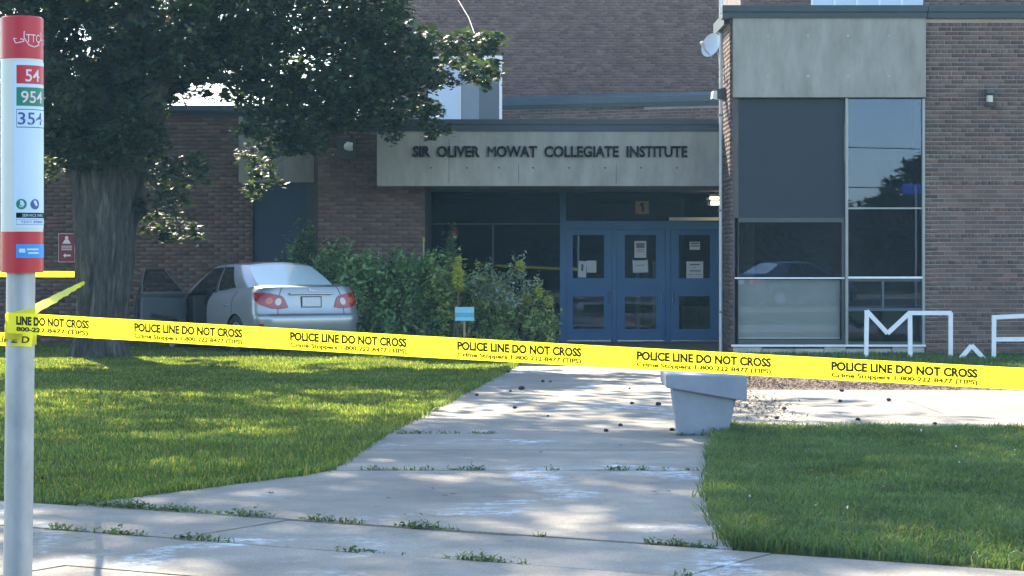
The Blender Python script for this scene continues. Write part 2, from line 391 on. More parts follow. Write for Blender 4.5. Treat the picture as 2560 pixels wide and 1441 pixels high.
box('room_floor', LFLOOR, school, XR0 + .1, XW1 + .3, YR + .1, YR + 2.99, .0, .1)
# concrete panel, coping
XC0, XC1 = XR0 + .01, XW1 - .01
box('concrete_panel', CONC, school, XC0, XC1, YR - .1, YR + .25, GZ(245, YR), GZ(46, YR), bevel=.008)
for z in (91, 192):
    for x in (1918, 2018, 2118, 2220):
        box('tie_hole', CONC_B, school, GX(x, YR) - .012, GX(x, YR) + .012, YR - .103, YR - .09, GZ(z, YR) - .012, GZ(z, YR) + .012)
for x0, x1 in ((XR0 - .16, XW1 + .005), (XW1 + .011, 13)):
    cp = box('coping', FLASH, school, x0, x1, YR - .17, YR + .25, GZ(33, YR), GZ(16, YR), bevel=.006)
    box('drip_edge', FLASH, cp, x0 + .004, x1 - .004, YR - .14, YR + .2, GZ(47, YR), GZ(33.5, YR))
# window bay
ZB = GZ(862, YR)
def fr(x0, x1, y0, y1, mat=ALU, dep=.08, proud=.0, name='window_frame', par=None):
    return box(name, mat, par or school, GX(x0, YR), GX(x1, YR), YR + .02 - proud, YR + .02 + dep, GZ(y1, YR), GZ(y0, YR))
fr(2113, 2120, 246, 862, ALU, .12, .05)
fr(1832, 1837, 247, 862, ALU_D, .1, .02); fr(2306, 2313, 247, 862, ALU, .1, .02)
fr(1837, 2112, 545, 556, ALU_D); fr(1837, 2112, 694, 697.5, WHITEP, .08, .02); fr(1837, 2112, 850, 862, ALU_D)
fr(1837, 1845, 556, 850, ALU_D); fr(2105, 2112, 556, 850, ALU_D)
fr(2121, 2306, 519, 523, ALU); fr(2121, 2306, 692, 697, WHITEP, .08, .02); fr(2121, 2306, 697, 704, ALU_D); fr(2205, 2211, 704, 770, FLASH_L); fr(2121, 2306, 770, 778, FLASH_L); fr(2121, 2306, 855, 862, ALU_D)
fr(1837, 2112, 248, 545, PANEL, .05, -.02, 'spandrel_panel')
def pane(x0, x1, y0, y1, mat=GLASS, name='window_pane', dy=.055, YY=YR, par=None):
    return box(name, mat, par or school, GX(x0, YY), GX(x1, YY), YY + dy, YY + dy + .006, GZ(y1, YY), GZ(y0, YY))
pane(1845, 2105, 556, 693); pane(1845, 2105, 698, 850)
pane(2121, 2306, 248, 519); pane(2121, 2306, 523, 692); pane(2121, 2205, 704, 770); pane(2211, 2306, 704, 770); pane(2121, 2306, 778, 855)
bl = box('window_blind', BLIND, school, GX(1848, YR), GX(2102, YR), YR + .12, YR + .13, GZ(846, YR), GZ(700, YR))
box('blind_rail', WHITEP, bl, GX(1848, YR), GX(2102, YR), YR + .105, YR + .119, GZ(848, YR), GZ(845, YR))
# things standing inside the window
box('window_sill', WHITEP, school, GX(1828, YR), XW1, YR - .04, YR + .1, ZB - .03, ZB)
xs = [1832, 1905, 1985, 2060, 2115, 2160, 2230, 2312]
for a, b in zip(xs[:-1], xs[1:]):
    box('base_block', CONC_B, school, GX(a, YR) + .004, GX(b, YR) - .004, YR + random.uniform(-.01, .02), YR + .2, -.08, ZB - .035 - random.choice([0, 0, .03]), bevel=.008)
# downpipe at the corner
YP = 37.75
MB().tube([(GX(1802, YP), YP, -.05), (GX(1802, YP), YP, 6.5)], .028, 12).build('downpipe', WHITEP, school, smooth=True)
for z in (.6, 2.2, 3.7, 5.0):
    box('pipe_clip', ALU, school, GX(1802, YP) - .04, GX(1802, YP) + .05, YP - .03, YP + .03, z, z + .03)

# --- entrance canopy
YF = 37.9; ZS = GZ(466, YF); ZF1 = GZ(328, YF); XF0 = GX(942, YF); XF1 = GX(1808, YF)
can = box('canopy_fascia', CONC, school, XF0, XF1 - .01, YF, YF + .4, ZS, ZF1 - .002, bevel=.012)
box('canopy_roof', CONC, school, XF0 + .3, XF1 + .4, YF + .401, 54, ZS + .012, ZF1 - .02)
cc = box('coping', FLASH, school, GX(838, YF), XF1 + .01, YF - .06, YF + .5, GZ(312, YF), GZ(299, YF))
box('drip_edge', FLASH, cc, GX(838, YF), XF1, YF - .035, YF + .45, ZF1, GZ(312.4, YF))
for x in (1122, 1296, 1540):
    box('panel_joint', MORTAR_D, can, GX(x, YF), GX(x, YF) + .008, YF - .002, YF + .01, ZS + .05, ZS + (.75 if x == 1122 else .35))
for x in (1075, 1165, 1245, 1330, 1420, 1510, 1600, 1690):
    box('tie_hole', MORTAR_D, can, GX(x, YF), GX(x, YF) + .03, YF - .002, YF + .01, GZ(422, YF), GZ(418, YF))
S = 'SIR OLIVER MOWAT COLLEGIATE INSTITUTE'; S2 = S.replace(' ', '  ')
tot = text_mesh(S2, .02)[0][:, 0]; t0, t1 = tot.min(), tot.max()
tx0, tx1, tz0, tz1 = GX(1033, YF), GX(1718, YF), GZ(393, YF), GZ(366, YF)
hh = text_mesh('I', .02)[0][:, 1]; h0, h1 = hh.min(), hh.max()
for i, ch in enumerate(S2):
    if ch == ' ': continue
    pe = text_mesh(S2[:i + 1], .02)[0][:, 0].max(); V, Fc = text_mesh(ch, 0.0 if ch == 'M' else .024, .03); xo = pe - V[:, 0].max()
    V[:, 0] = (V[:, 0] + xo - t0) / (t1 - t0) * (tx1 - tx0) + tx0; zz = (V[:, 1] - h0) / (h1 - h0) * (tz1 - tz0) + tz0
    MB().add([(x, YF - .025 - dz * .7, z) for x, z, dz in zip(V[:, 0], zz, V[:, 2])], Fc).build('letter', BLACK, can)

# --- brick pier left of the entrance
YPI = 38.7; XP0, XP1 = GX(795, YPI), GX(1062, YPI)
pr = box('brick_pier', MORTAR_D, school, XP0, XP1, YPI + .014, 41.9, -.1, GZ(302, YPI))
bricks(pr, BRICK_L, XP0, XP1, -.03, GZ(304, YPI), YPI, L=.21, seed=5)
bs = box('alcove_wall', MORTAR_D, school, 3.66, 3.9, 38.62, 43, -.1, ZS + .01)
# glazing beside and above the doors
YD = 41.9
def D(name, mat, x0, x1, y0, y1, dy0, dy1, par=None, bevel=0):
    return box(name, mat, par or school, GX(x0, YD), GX(x1, YD), YD + dy0, YD + dy1, GZ(y1, YD), GZ(y0, YD), bevel)
ZG = 474
D('mullion', DBLUE, 1400, 1415, ZG, 858, -.04, .1); D('mullion', DBLUE, 1797, 1809, ZG, 858, -.04, .1)
D('mullion', DBLUE, 1530, 1541, 574, 858, -.03, .08); D('mullion', DBLUE, 1663, 1675, 574, 858, -.03, .08)
D('door_header', DBLUE, 1415, 1797, 553, 574, -.05, .1)
D('transom_bar', ALU_D, 1066, 1400, 558, 562, -.02, .06); D('window_frame', ALU_D, 1060, 1068, ZG, 858, -.02, .06)
D('window_frame', ALU_D, 1230, 1235, 562, 836, -.02, .06)
D('window_frame', ALU_D, 1068, 1400, 836, 858, -.03, .1)
D('window_pane', GLASS_D, 1068, 1400, ZG, 558, .01, .018); D('window_pane', GLASS_D, 1068, 1230, 562, 836, .01, .018); D('window_pane', GLASS_D, 1235, 1400, 562, 836, .01, .018)
D('transom_pane', GLASS_D, 1415, 1797, ZG, 553, .01, .018)
D('threshold', ALU, 1405, 1805, 858, 861, -.12, .1)
CHROME = M('door_handle_metal', (.5, .52, .52), .25, .05, 8, metal=.9)
for x0, x1, wx0, wx1, hx in ((1415, 1530, 1432, 1510, 1522), (1541, 1663, 1562, 1640, 1654), (1675, 1797, 1697, 1775, 1682)):
    mb = MB()
    def bx(a, b, c, e): mb.box(GX(a, YD), GX(b, YD), YD, YD + .045, GZ(e, YD), GZ(c, YD))
    bx(x0 + .7, wx0, 575, 855); bx(wx1, x1 - .7, 575, 855); bx(wx0, wx1, 575, 588); bx(wx0, wx1, 696, 741); bx(wx0, wx1, 823, 855)
    dr = mb.build('door', DBLUE, school)
    D('door_pane', GLASS, wx0, wx1, 588, 696, .018, .024, dr); D('door_pane', GLASS, wx0, wx1, 741, 823, .018, .024, dr)
    hxx = GX(hx, YD); hd = MB().tube([(hxx, YD, GZ(731, YD)), (hxx, YD - .06, GZ(733, YD)), (hxx, YD - .06, GZ(757, YD)), (hxx, YD, GZ(759, YD))], .011, 8).build('handle', CHROME, dr, smooth=True)
    D('kick_plate', CHROME, x0 + 3, x1 - 3, 850.5, 854, -.006, -.001, dr)
D('door_closer', WHITEP, 1672, 1797, 544, 552, -.09, -.052)
# lobby behind the glass
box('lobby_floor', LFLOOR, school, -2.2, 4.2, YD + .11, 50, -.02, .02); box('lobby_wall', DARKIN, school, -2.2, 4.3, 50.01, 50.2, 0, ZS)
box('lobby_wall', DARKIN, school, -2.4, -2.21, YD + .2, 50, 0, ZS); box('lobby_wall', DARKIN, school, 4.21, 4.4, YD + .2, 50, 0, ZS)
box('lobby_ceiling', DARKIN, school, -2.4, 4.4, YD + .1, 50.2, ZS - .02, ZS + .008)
for x in (1590, 1632): box('lobby_column', WHITEP, school, GX(x, 46), GX(x + 11, 46), 46, 46.1, .02, 1.4)
box('lobby_counter', CONC_B, school, GX(1700, 46), GX(1800, 46), 45.5, 46.2, .02, .55)
box('lobby_roof_box', DARKIN, school, XP0, -1.42, 41.91, 54, -.1, ZF1 - .03)

# --- left wing
YL = 40.7; ZLT = GZ(264, YL); XD0, XD1 = GX(632, YL), GX(788, YL)
lint = (GX(597, YL), XD1 + .001, GZ(457, YL), GZ(292, YL)); dor = (XD0, XD1 + .001, -1, GZ(456, YL))
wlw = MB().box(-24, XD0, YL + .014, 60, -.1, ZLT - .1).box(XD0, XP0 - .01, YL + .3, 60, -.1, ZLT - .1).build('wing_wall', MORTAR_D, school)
bricks(wlw, BRICK_L, -12.5, XD1, -.03, GZ(291, YL), YL, holes=(lint, dor), L=.21, seed=6)
box('lintel_panel', CONC, school, lint[0], XD1, YL - .03, YL + .29, lint[2], lint[3], bevel=.008)
box('side_door', NAVY, school, XD0 + .01, GX(766, YL), YL + .12, YL + .2, 0, lint[2] - .005)
box('door_frame', ALU_D, school, GX(766.3, YL), XD1, YL + .05, YL + .22, 0, lint[2] - .005)
cw = box('coping', FLASH_L, school, -24, XP0 + .3, YL - .08, YL + .4, GZ(278, YL), ZLT, bevel=.006)
box('drip_edge', FLASH, cw, -24, XP0 + .28, YL - .05, YL + .35, GZ(291, YL), GZ(278.4, YL))
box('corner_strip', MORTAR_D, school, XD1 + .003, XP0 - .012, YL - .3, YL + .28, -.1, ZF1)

# --- gym wall and the upper storey behind
YG = 58.0
gw = MB().box(GX(900, YG), GX(1870, YG), YG + .014, YG + 20, -.1, 8.8).build('gym_wall', MORTAR_G, school)
bricks(gw, BRICK_G, GX(900, YG), GX(1870, YG), 4.6, 8.4, YG, L=.21, seed=7, head=6)
# low roof in front of the gym, running back to the left
pa, pb = W(1250, 262, 56.5), W(1822, 243, 54)
V = []
low = MB(); q = Vector((0, .4, 0))
for a, b in (((pa.x, pa.y), (pb.x, pb.y)),):
    low.add([(a[0], a[1], 3.4), (b[0], b[1], 3.4), (b[0], b[1] , GZ(263, 54)), (a[0], a[1], GZ(275, 56.5)), (a[0], a[1] + .3, 3.4), (b[0], b[1] + .3, 3.4), (b[0], b[1] + .3, GZ(263, 54)), (a[0], a[1] + .3, GZ(275, 56.5))], [(0, 1, 2, 3), (5, 4, 7, 6), (3, 2, 6, 7), (4, 0, 3, 7), (1, 5, 6, 2)])
lw_ = low.build('parapet_wall', MORTAR, school)
rg = random.Random(4); Vb = []; Rn = []
dv = (pb - pa); dl = Vector((dv.x, dv.y, 0)); Lw = dl.length; dl.normalize(); pn = Vector((dl.y, -dl.x, 0))
for c in range(22):
    z = 3.45 + c * .0667; x = -(c % 2) * .1
    while x < Lw:
        a = max(x, 0); b = min(x + .2, Lw); x += .21
        zt = GZ(275, 56.5) + (GZ(263, 54) - GZ(275, 56.5)) * a / Lw
        if z + .057 > zt - .002: continue
        for zz in (z, z + .057):
            for s_, oy in ((a, .012), (b, .012), (b, -.02), (a, -.02)):
                p = Vector((pa.x, pa.y, 0)) + dl * s_ + pn * oy; Vb.append((p.x, p.y, zz))
        Rn += [rg.random()] * 8
k = np.arange(len(Vb) // 8)[:, None] * 8
tag(link('brick_courses', mesh_np('brick_courses', Vb, np.concatenate([k + np.array(f) for f in [(0, 1, 5, 4), (4, 5, 6, 7), (1, 2, 6, 5), (3, 0, 4, 7)]]), Rn), lw_, BRICK_L), kind='stuff')
fl = MB()
za, zb = GZ(275, 56.5), GZ(263, 54)
for (z0, z1, o, mt) in ((.003, .1, .07, FLASH), (.102, .24, .04, FLASH_L)):
    f = MB(); A = Vector((pa.x, pa.y, 0)); B = Vector((pb.x, pb.y, 0))
    f.add([A + pn * o + Vector((0, 0, za + z0)), B + pn * o + Vector((0, 0, zb + z0)), B + pn * o + Vector((0, 0, zb + z1)), A + pn * o + Vector((0, 0, za + z1)),
           A - pn * .6 + Vector((0, 0, za + z0)), B - pn * .6 + Vector((0, 0, zb + z0)), B - pn * .6 + Vector((0, 0, zb + z1 + .12)), A - pn * .6 + Vector((0, 0, za + z1 + .12))],
          [(0, 1, 2, 3), (5, 4, 7, 6), (3, 2, 6, 7), (4, 5, 1, 0), (4, 0, 3, 7), (1, 5, 6, 2)]).build('roof_flashing', mt, school)
# clerestory window left of it
YW = 54.5
def C(name, mat, x0, x1, y0, y1, d0, d1): return box(name, mat, school, GX(x0, YW), GX(x1, YW), YW + d0, YW + d1, GZ(y1, YW), GZ(y0, YW))
PALEG = M('pale_block_sky_pane', (.45, .55, .66), .3, .05, 2); MIDG = M('blue_grey_panel', (.16, .2, .24), .35, .05, 2); DARKG = M('slate_window_panel', (.06, .08, .11), .3, .05, 2)
C('window_panel', PALEG, 1070, 1150, 150, 301, 0, .05); C('window_panel', MIDG, 1152, 1198, 150, 301, 0, .05); C('window_panel', DARKG, 1198.5, 1248, 150, 301, 0, .05)  # palest pane has the sky reflection put into its base colour
C('window_frame', WHITEP, 1150, 1152, 148, 301, -.04, .05); C('window_frame', WHITEP, 1248, 1255, 148, 301, -.06, .3); C('window_frame', WHITEP, 1066, 1256, 140, 148, -.06, .3)
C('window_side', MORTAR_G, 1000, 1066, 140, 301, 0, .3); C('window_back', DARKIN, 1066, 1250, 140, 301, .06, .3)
# upper storey over the right block
YU = 47.0
uw = MB().box(GX(1852, YU), 15, YU + .014, YU + 4, 4.5, 8).build('upper_wall', MORTAR_G, school)
bricks(uw, BRICK_L, GX(1852, YU), 15, 4.6, 8, YU, holes=((GX(2030, YU), GX(2308, YU), 5.9, 7.5),), seed=8)
for i in range(5):
    a = 2030 + i * 56; box('glass_block', PALEG, school, GX(a + 3, YU), GX(a + 53, YU), YU - .03, YU + .01, 5.9, 7.5)
    box('window_frame', WHITEP, school, GX(a - 3, YU), GX(a + 3, YU) - .004, YU - .05, YU + .012, 5.9, 7.5)

# ------------------------------------------------------------------ fittings on the building
t = tag(empty('satellite_dish', (GX(1783, 38), 38.0, GZ(116, 38))), 'pale satellite dish mounted high on the downpipe corner', 'satellite dish')
mb = MB(); prof = [(r, .12 * (r / .2) ** 2 * .45) for r in np.linspace(0.002, .2, 7)]; mb.lathe(prof, axis='y', n=28); mb.lathe([(r, h + .006) for r, h in prof], axis='y', n=28)
dsh = mb.build('dish', M('dish_grey', (.55, .62, .7), .5, .05, 5), t, smooth=True); dsh.rotation_mode = 'QUATERNION'; dsh.rotation_quaternion = Vector((-.72, -.62, .3)).to_track_quat('Y', 'Z')
MB().tube([(-.02, .02, -.18), (-.16, -.22, -.06), (-.19, -.26, .0)], .01, 6).build('feed_arm', STEEL, t)
MB().tube([(-.16, -.22, -.04), (-.21, -.29, .04)], .03, 8).build('receiver', WHITEP, t, smooth=True)
MB().tube([(.03, .05, 0), (.1, .1, -.12), (.12, .15, -.3), (.17, .19, -.31)], .016, 8).build('mount', STEEL, t)
t = tag(empty('flood_light', W(1797, 236, 37.2)), 'small boxy floodlight with its lit side painted white on the corner of the block', 'light')
MB().add([(-.11, -.1, -.06), (.1, -.1, -.1), (.1, -.1, .1), (-.07, -.1, .06), (-.11, .1, -.06), (.1, .1, -.1), (.1, .1, .1), (-.07, .1, .06)], [(0, 1, 2, 3), (5, 4, 7, 6), (3, 2, 6, 7), (4, 5, 1, 0), (4, 0, 3, 7), (1, 5, 6, 2)]).build('housing', ALU_D, t)
MB().add([(-.115, -.11, -.075), (-.035, -.11, -.09), (-.035, -.11, .05), (-.09, -.11, .04), (-.118, .1, -.075), (-.11, .1, .04)], [(0, 1, 2, 3), (4, 0, 3, 5)]).build('lens', WHITEP, t)  # lit left side of the housing put in as white paint
t = tag(empty('wall_light', (GX(2471, YR), YR, GZ(247, YR))), 'dark cylinder sconce with pale band on brick wall', 'light')
MB().lathe([(.001, .13), (.085, .13), (.09, .07), (.05, .04)], (0, -.1, 0), n=18).build('cap', ALU_D, t, smooth=True)
MB().lathe([(.05, .05), (.052, -.06)], (0, -.1, 0), n=18).build('lamp_glass', M('sconce_glass', (.55, .5, .38), .3, .05, 4), t, smooth=True)
MB().lathe([(.06, -.06), (.085, -.09), (.08, -.125), (.001, -.13)], (0, -.1, 0), n=18).build('base', ALU_D, t, smooth=True)
box('back_plate', ALU_D, t, -.04, .04, -.1, .0, -.05, .05)
t = tag(empty('alarm_box', (GX(870, YPI), YPI, GZ(371, YPI))), 'dark square box with white floodlight on the brick pier', 'box')
box('housing', ALU_D, t, -.17, .12, -.1, 0, -.17, .17)
MB().lathe([(.001, -.12), (.05, -.1), (.075, -.02), (.06, .03)], (.06, -.14, .02), axis='x', n=14).build('lamp', WHITEP, t, smooth=True)
box('bracket', WHITEP, t, -.02, .02, -.13, -.1, .03, .1)
t = tag(empty('wall_sign', (GX(167, YL), YL - .004, GZ(620, YL))), 'red notice sign with white symbol and arrow on brick wall', 'sign')
REDS = M('sign_red_dark', (.22, .02, .035), .5, .06, 6)
ws = .255 / 2 * 1.05; hs = .47 / 2
box('plate', REDS, t, -ws, ws, -.012, 0, -hs, hs)
box('rim', WHITEP, t, -ws - .008, ws + .008, -.006, .0, -hs - .008, hs + .008)
MB().lathe([(.001, 0), (.03, 0)], (0, -.014, .17), axis='y', n=12).add([(-.075, -.014, .07), (.075, -.014, .07), (.03, -.014, .14), (-.03, -.014, .14)], [(0, 1, 2, 3)]).build('symbol', WHITEP, t)
for z in (.03, .0, -.03): box('text_line', WHITEP, t, -.09, .09, -.014, -.012, z - .008, z + .004)
MB().add([(-.06, -.014, -.13), (-.02, -.014, -.09), (-.02, -.014, -.115), (.07, -.014, -.115), (.07, -.014, -.145), (-.02, -.014, -.145), (-.02, -.014, -.17)], [(0, 2, 1), (0, 5, 2), (2, 5, 4, 3), (0, 6, 5)]).build('arrow', WHITEP, t)
# lit lamp over the doors
t = tag(empty('door_lamp', W(1788, 500, 41.6)), 'lit bulkhead lamp at the right end of the door transom', 'light')
LAMP = bpy.data.materials.new('lamp_glow'); LAMP.use_nodes = True; bb = LAMP.node_tree.nodes['Principled BSDF']
bb.inputs['Emission Color'].default_value = (1, .75, .4, 1); bb.inputs['Emission Strength'].default_value = 1.6; bb.inputs['Base Color'].default_value = (.8, .75, .6, 1)
box('lamp_bar', LAMP, t, -.09, .09, -.05, .05, .01, .05); box('lamp_bar', LAMP, t, -.075, .09, -.05, .05, -.09, -.02); box('housing', WHITEP, t, -.095, .1, -.05, .06, .055, .1)
box('mount_arm', ALU_D, t, -.05, .05, .06, .26, .06, .09)
# door number
t = tag(empty('door_number', (GX(1605, YD), YD - .01, GZ(519, YD))), 'square tan plate with black number 1 over doors', 'sign')
box('plate', M('tan_plate', (.42, .33, .12), .6, .05, 5), t, -.118, .118, -.006, .0, -.112, .112)
MB().add([(-.005, -.008, -.08), (.028, -.008, -.08), (.028, -.008, .08), (.004, -.008, .08), (-.042, -.008, .045), (-.042, -.008, .02), (-.005, -.008, .035)], [(0, 1, 2, 3, 6), (3, 4, 5, 6)]).build('numeral', BLACK, t)
# paper notices on the doors
def notice(x0, x1, y0, y1, label, lines, head=None, tilt=0):
    t = tag(empty('paper_notice', (GX((x0 + x1) / 2, YD), YD + .012, GZ((y0 + y1) / 2, YD))), label, 'notice', None)
    a, b = GX(x1, YD) - GX(x0, YD), GZ(y0, YD) - GZ(y1, YD); t.rotation_euler = (0, R(tilt), 0)
    MB().add([(-a / 2, 0, -b / 2), (a / 2, 0, -b / 2), (a / 2, -.002, 0), (a / 2, 0, b / 2), (-a / 2, 0, b / 2), (-a / 2, -.003, 0)], [(0, 1, 2, 5), (5, 2, 3, 4)]).build('sheet', PAPER, t)
    for (u0, u1, v0, v1, mt) in lines:
        box('print', mt, t, -a / 2 + u0 * a, -a / 2 + u1 * a, -.006, -.004, b / 2 - v1 * b, b / 2 - v0 * b)
notice(1446, 1466, 653, 694, 'narrow folded paper taped to the left door window', [(.35, .6, .2, .6, INK)], tilt=3)
notice(1467, 1491, 652, 682, 'blank square paper taped to the left door window', [])
notice(1586, 1616, 603, 645, 'tall poster with mauve heading on middle door window', [(.15, .85, .12, .42, INKP), (.2, .8, .5, .54, INK), (.2, .8, .62, .65, INK)])
notice(1582, 1620, 650, 682, 'wide crumpled paper under the poster on middle door', [(.1, .9, .0, .05, INK), (.2, .8, .4, .45, INKP)], tilt=-2)
notice(1716, 1758, 654, 697, 'printed notice with black lines on right door window', [(.2, .8, .15, .22, INK), (.45, .55, .35, .38, INK), (.2, .85, .52, .58, INK), (.1, .4, .75, .78, INKP), (.5, .9, .75, .78, INKP)])
notice(1724, 1750, 605, 625, 'small pale sticker high on right door window', [(.1, .9, .1, .3, INK), (.1, .9, .45, .6, INK)])

# ------------------------------------------------------------------ car
PAINT = M('silver_paint', (.3, .325, .34), .32, .03, 3, metal=.5, coat=.5)
PAINT_W = M('blue_car_paint', (.03, .05, .08), .3, .03, 3, coat=.6)
TRIM = M('car_dark_trim', (.02, .022, .025), .55, .1, 8)
CABIN = M('car_interior', (.07, .075, .085), .8, .15, 5)
CABIN_L = M('car_door_card', (.11, .125, .145), .6, .12, 4)
RUBBER = M('tyre_rubber', (.02, .02, .02), .8, .1, 10)
RIM = M('wheel_rim', (.5, .5, .52), .35, .05, 8, metal=.7)
LIGHTR = M('tail_light_red', (.32, .012, .01), .15, .15, 12, coat=.8)
LENS_W = M('tail_light_clear', (.6, .5, .48), .15, .1, 12, coat=.8)
LENS_A = M('tail_light_amber', (.5, .12, .03), .15, .1, 12, coat=.8)
CARGLASS = glass('car_side_glass', tint=(.45, .5, .5), gloss=.06)
REARGLASS = M('pale_rear_glass', (.5, .64, .68), .3, .08, 2, coat=.8, spec=.6)  # opaque pale base colour under a glossy coat
PLATE = M('licence_plate', (.55, .58, .62), .5, .08, 25)

LV = [(.19, .19, .19, .16, .78, .30, 4.30), (.27, .22, .25, .06, .84, .30, 4.42), (.44, .42, .42, .005, .872, .30, 4.46), (.585, .58, .56, .0, .88, .28, 4.45),
      (.615, .62, .62, .045, .88, .27, 4.42), (.72, .72, .68, .07, .876, .27, 4.36), (.86, .82, .75, .085, .862, .28, 4.25), (.97, .90, .82, .10, .82, .28, 4.1), (1.03, .955, .88, .115, .765, .26, 3.98)]
SX = np.arange(.55, 3.351, .05); NR, NC, NS, NFC, NF = 10, 9, len(SX), 9, 8
def sm(t): t = np.clip(t, 0, 1); return t * t * (3 - 2 * t)
def plan(xr, w, rc, xf):
    P = []; bow = .07
    for k in range(NR):
        y = (w - rc) * k / NR; P.append((xr + bow * (y / w) ** 2, y))
    xc = xr + bow * ((w - rc) / w) ** 2 + rc
    for k in range(NC):
        a = math.pi / 2 * k / NC; P.append((xc - rc * math.cos(a), w - rc + rc * math.sin(a)))
    for x in SX: P.append((x, w - .03 * ((x - 2.0) / 1.9) ** 2))
    rf = .5; fc = xf - .1 - rf; w2 = w - .03
    for k in range(1, NFC + 1):
        a = math.pi / 2 * k / NFC; P.append((max(fc, 3.36) + rf * math.sin(a), w2 - rf + rf * math.cos(a)))
    x1 = P[-1][0]
    for k in range(1, NF + 1):
        f = k / NF; P.append((x1 + .1 * (1 - (1 - f) ** 2), (w2 - rf) * (1 - f)))
    return np.array(P)
lev = []
for zr, zm, zf, xr, w_, rc, xf in LV:
    P = plan(xr, w_, rc, xf); a = sm((P[:, 0] - .3) / 1.3); b = sm((P[:, 0] - 3.0) / 1.2)
    z = zr + (zm - zr) * a; z = z + (zf - z) * b; lev.append(np.column_stack([P, z]))
lev = np.array(lev)                                            # (9, ncol, 3)
NCOL = lev.shape[1]; SUB = 3
SH = []
for i in range(len(lev) - 1):
    p0, p1, p2, p3 = lev[max(i - 1, 0)], lev[i], lev[i + 1], lev[min(i + 2, len(lev) - 1)]
    for k in range(SUB):
        t_ = k / SUB; SH.append(.5 * (2 * p1 + (p2 - p0) * t_ + (2 * p0 - 5 * p1 + 4 * p2 - p3) * t_ ** 2 + (3 * p1 - p0 - 3 * p2 + p3) * t_ ** 3))
SH.append(lev[-1]); SH = np.array(SH)                          # shell rows
def loops():
    G = []; T = []
    for k in range(NR):
        f = k / NR; G.append((.58 + .035 * f * f, .62 * f, 1.075 - .01 * f)); T.append((1.21 + .02 * f * f, .50 * f, 0))
    for k in range(NC):
        f = k / NC; G.append((.615 + .335 * f ** 1.3, .62 + .09 * math.sin(f * math.pi / 2), 1.065 - .045 * f)); T.append((1.23 + .32 * f ** 1.3, .50 + .055 * math.sin(f * math.pi / 2), 0))
    for k in range(NS):
        f = k / (NS - 1); G.append((.95 + 2.3 * f, .71 + .02 * math.sin(math.pi * f), 1.02 - .06 * sm(f * 2.2) + .02 * f)); T.append((1.55 + .9 * f, .555 + .02 * math.sin(math.pi * f), 0))
    for k in range(1, NFC + 1):
        f = k / NFC; G.append((3.25 + .18 * f, .71 - .2 * f * f, .985)); T.append((2.45 + .1 * f, .555 - .12 * f * f, 0))
    for k in range(1, NF + 1):
        f = k / NF; G.append((3.43 + .1 * f, .51 * (1 - f), .99 + .01 * f)); T.append((2.55 + .06 * f, .435 * (1 - f), 0))
    return np.array(G), np.array(T)
def ZR_(x, y): return 1.455 - .045 * (y / .56) ** 2 - .025 * np.clip((1.75 - x) / .5, 0, 1) ** 2 - .06 * np.clip((x - 2.1) / .5, 0, 1) ** 2
G_, T_ = loops(); T_[:, 2] = ZR_(T_[:, 0], T_[:, 1])
def CARSURF(c, r, off=0.):
    """point on the shell at float column c, row r"""
    i = int(min(max(c, 0), NCOL - 1.001)); j = int(min(max(r, 0), len(SH) - 1.001)); a, b = c - i, r - j
    p = SH[j, i] * (1 - a) * (1 - b) + SH[j, i + 1] * a * (1 - b) + SH[j + 1, i] * (1 - a) * b + SH[j + 1, i + 1] * a * b
    n = np.cross(SH[j, i + 1] - SH[j, i], SH[j + 1, i] - SH[j, i]); n = n / (np.linalg.norm(n) + 1e-9)
    if n[1] < 0 and i > NR: n = -n
    if n[0] > 0 and i <= NR: n = -n
    return p + n * off

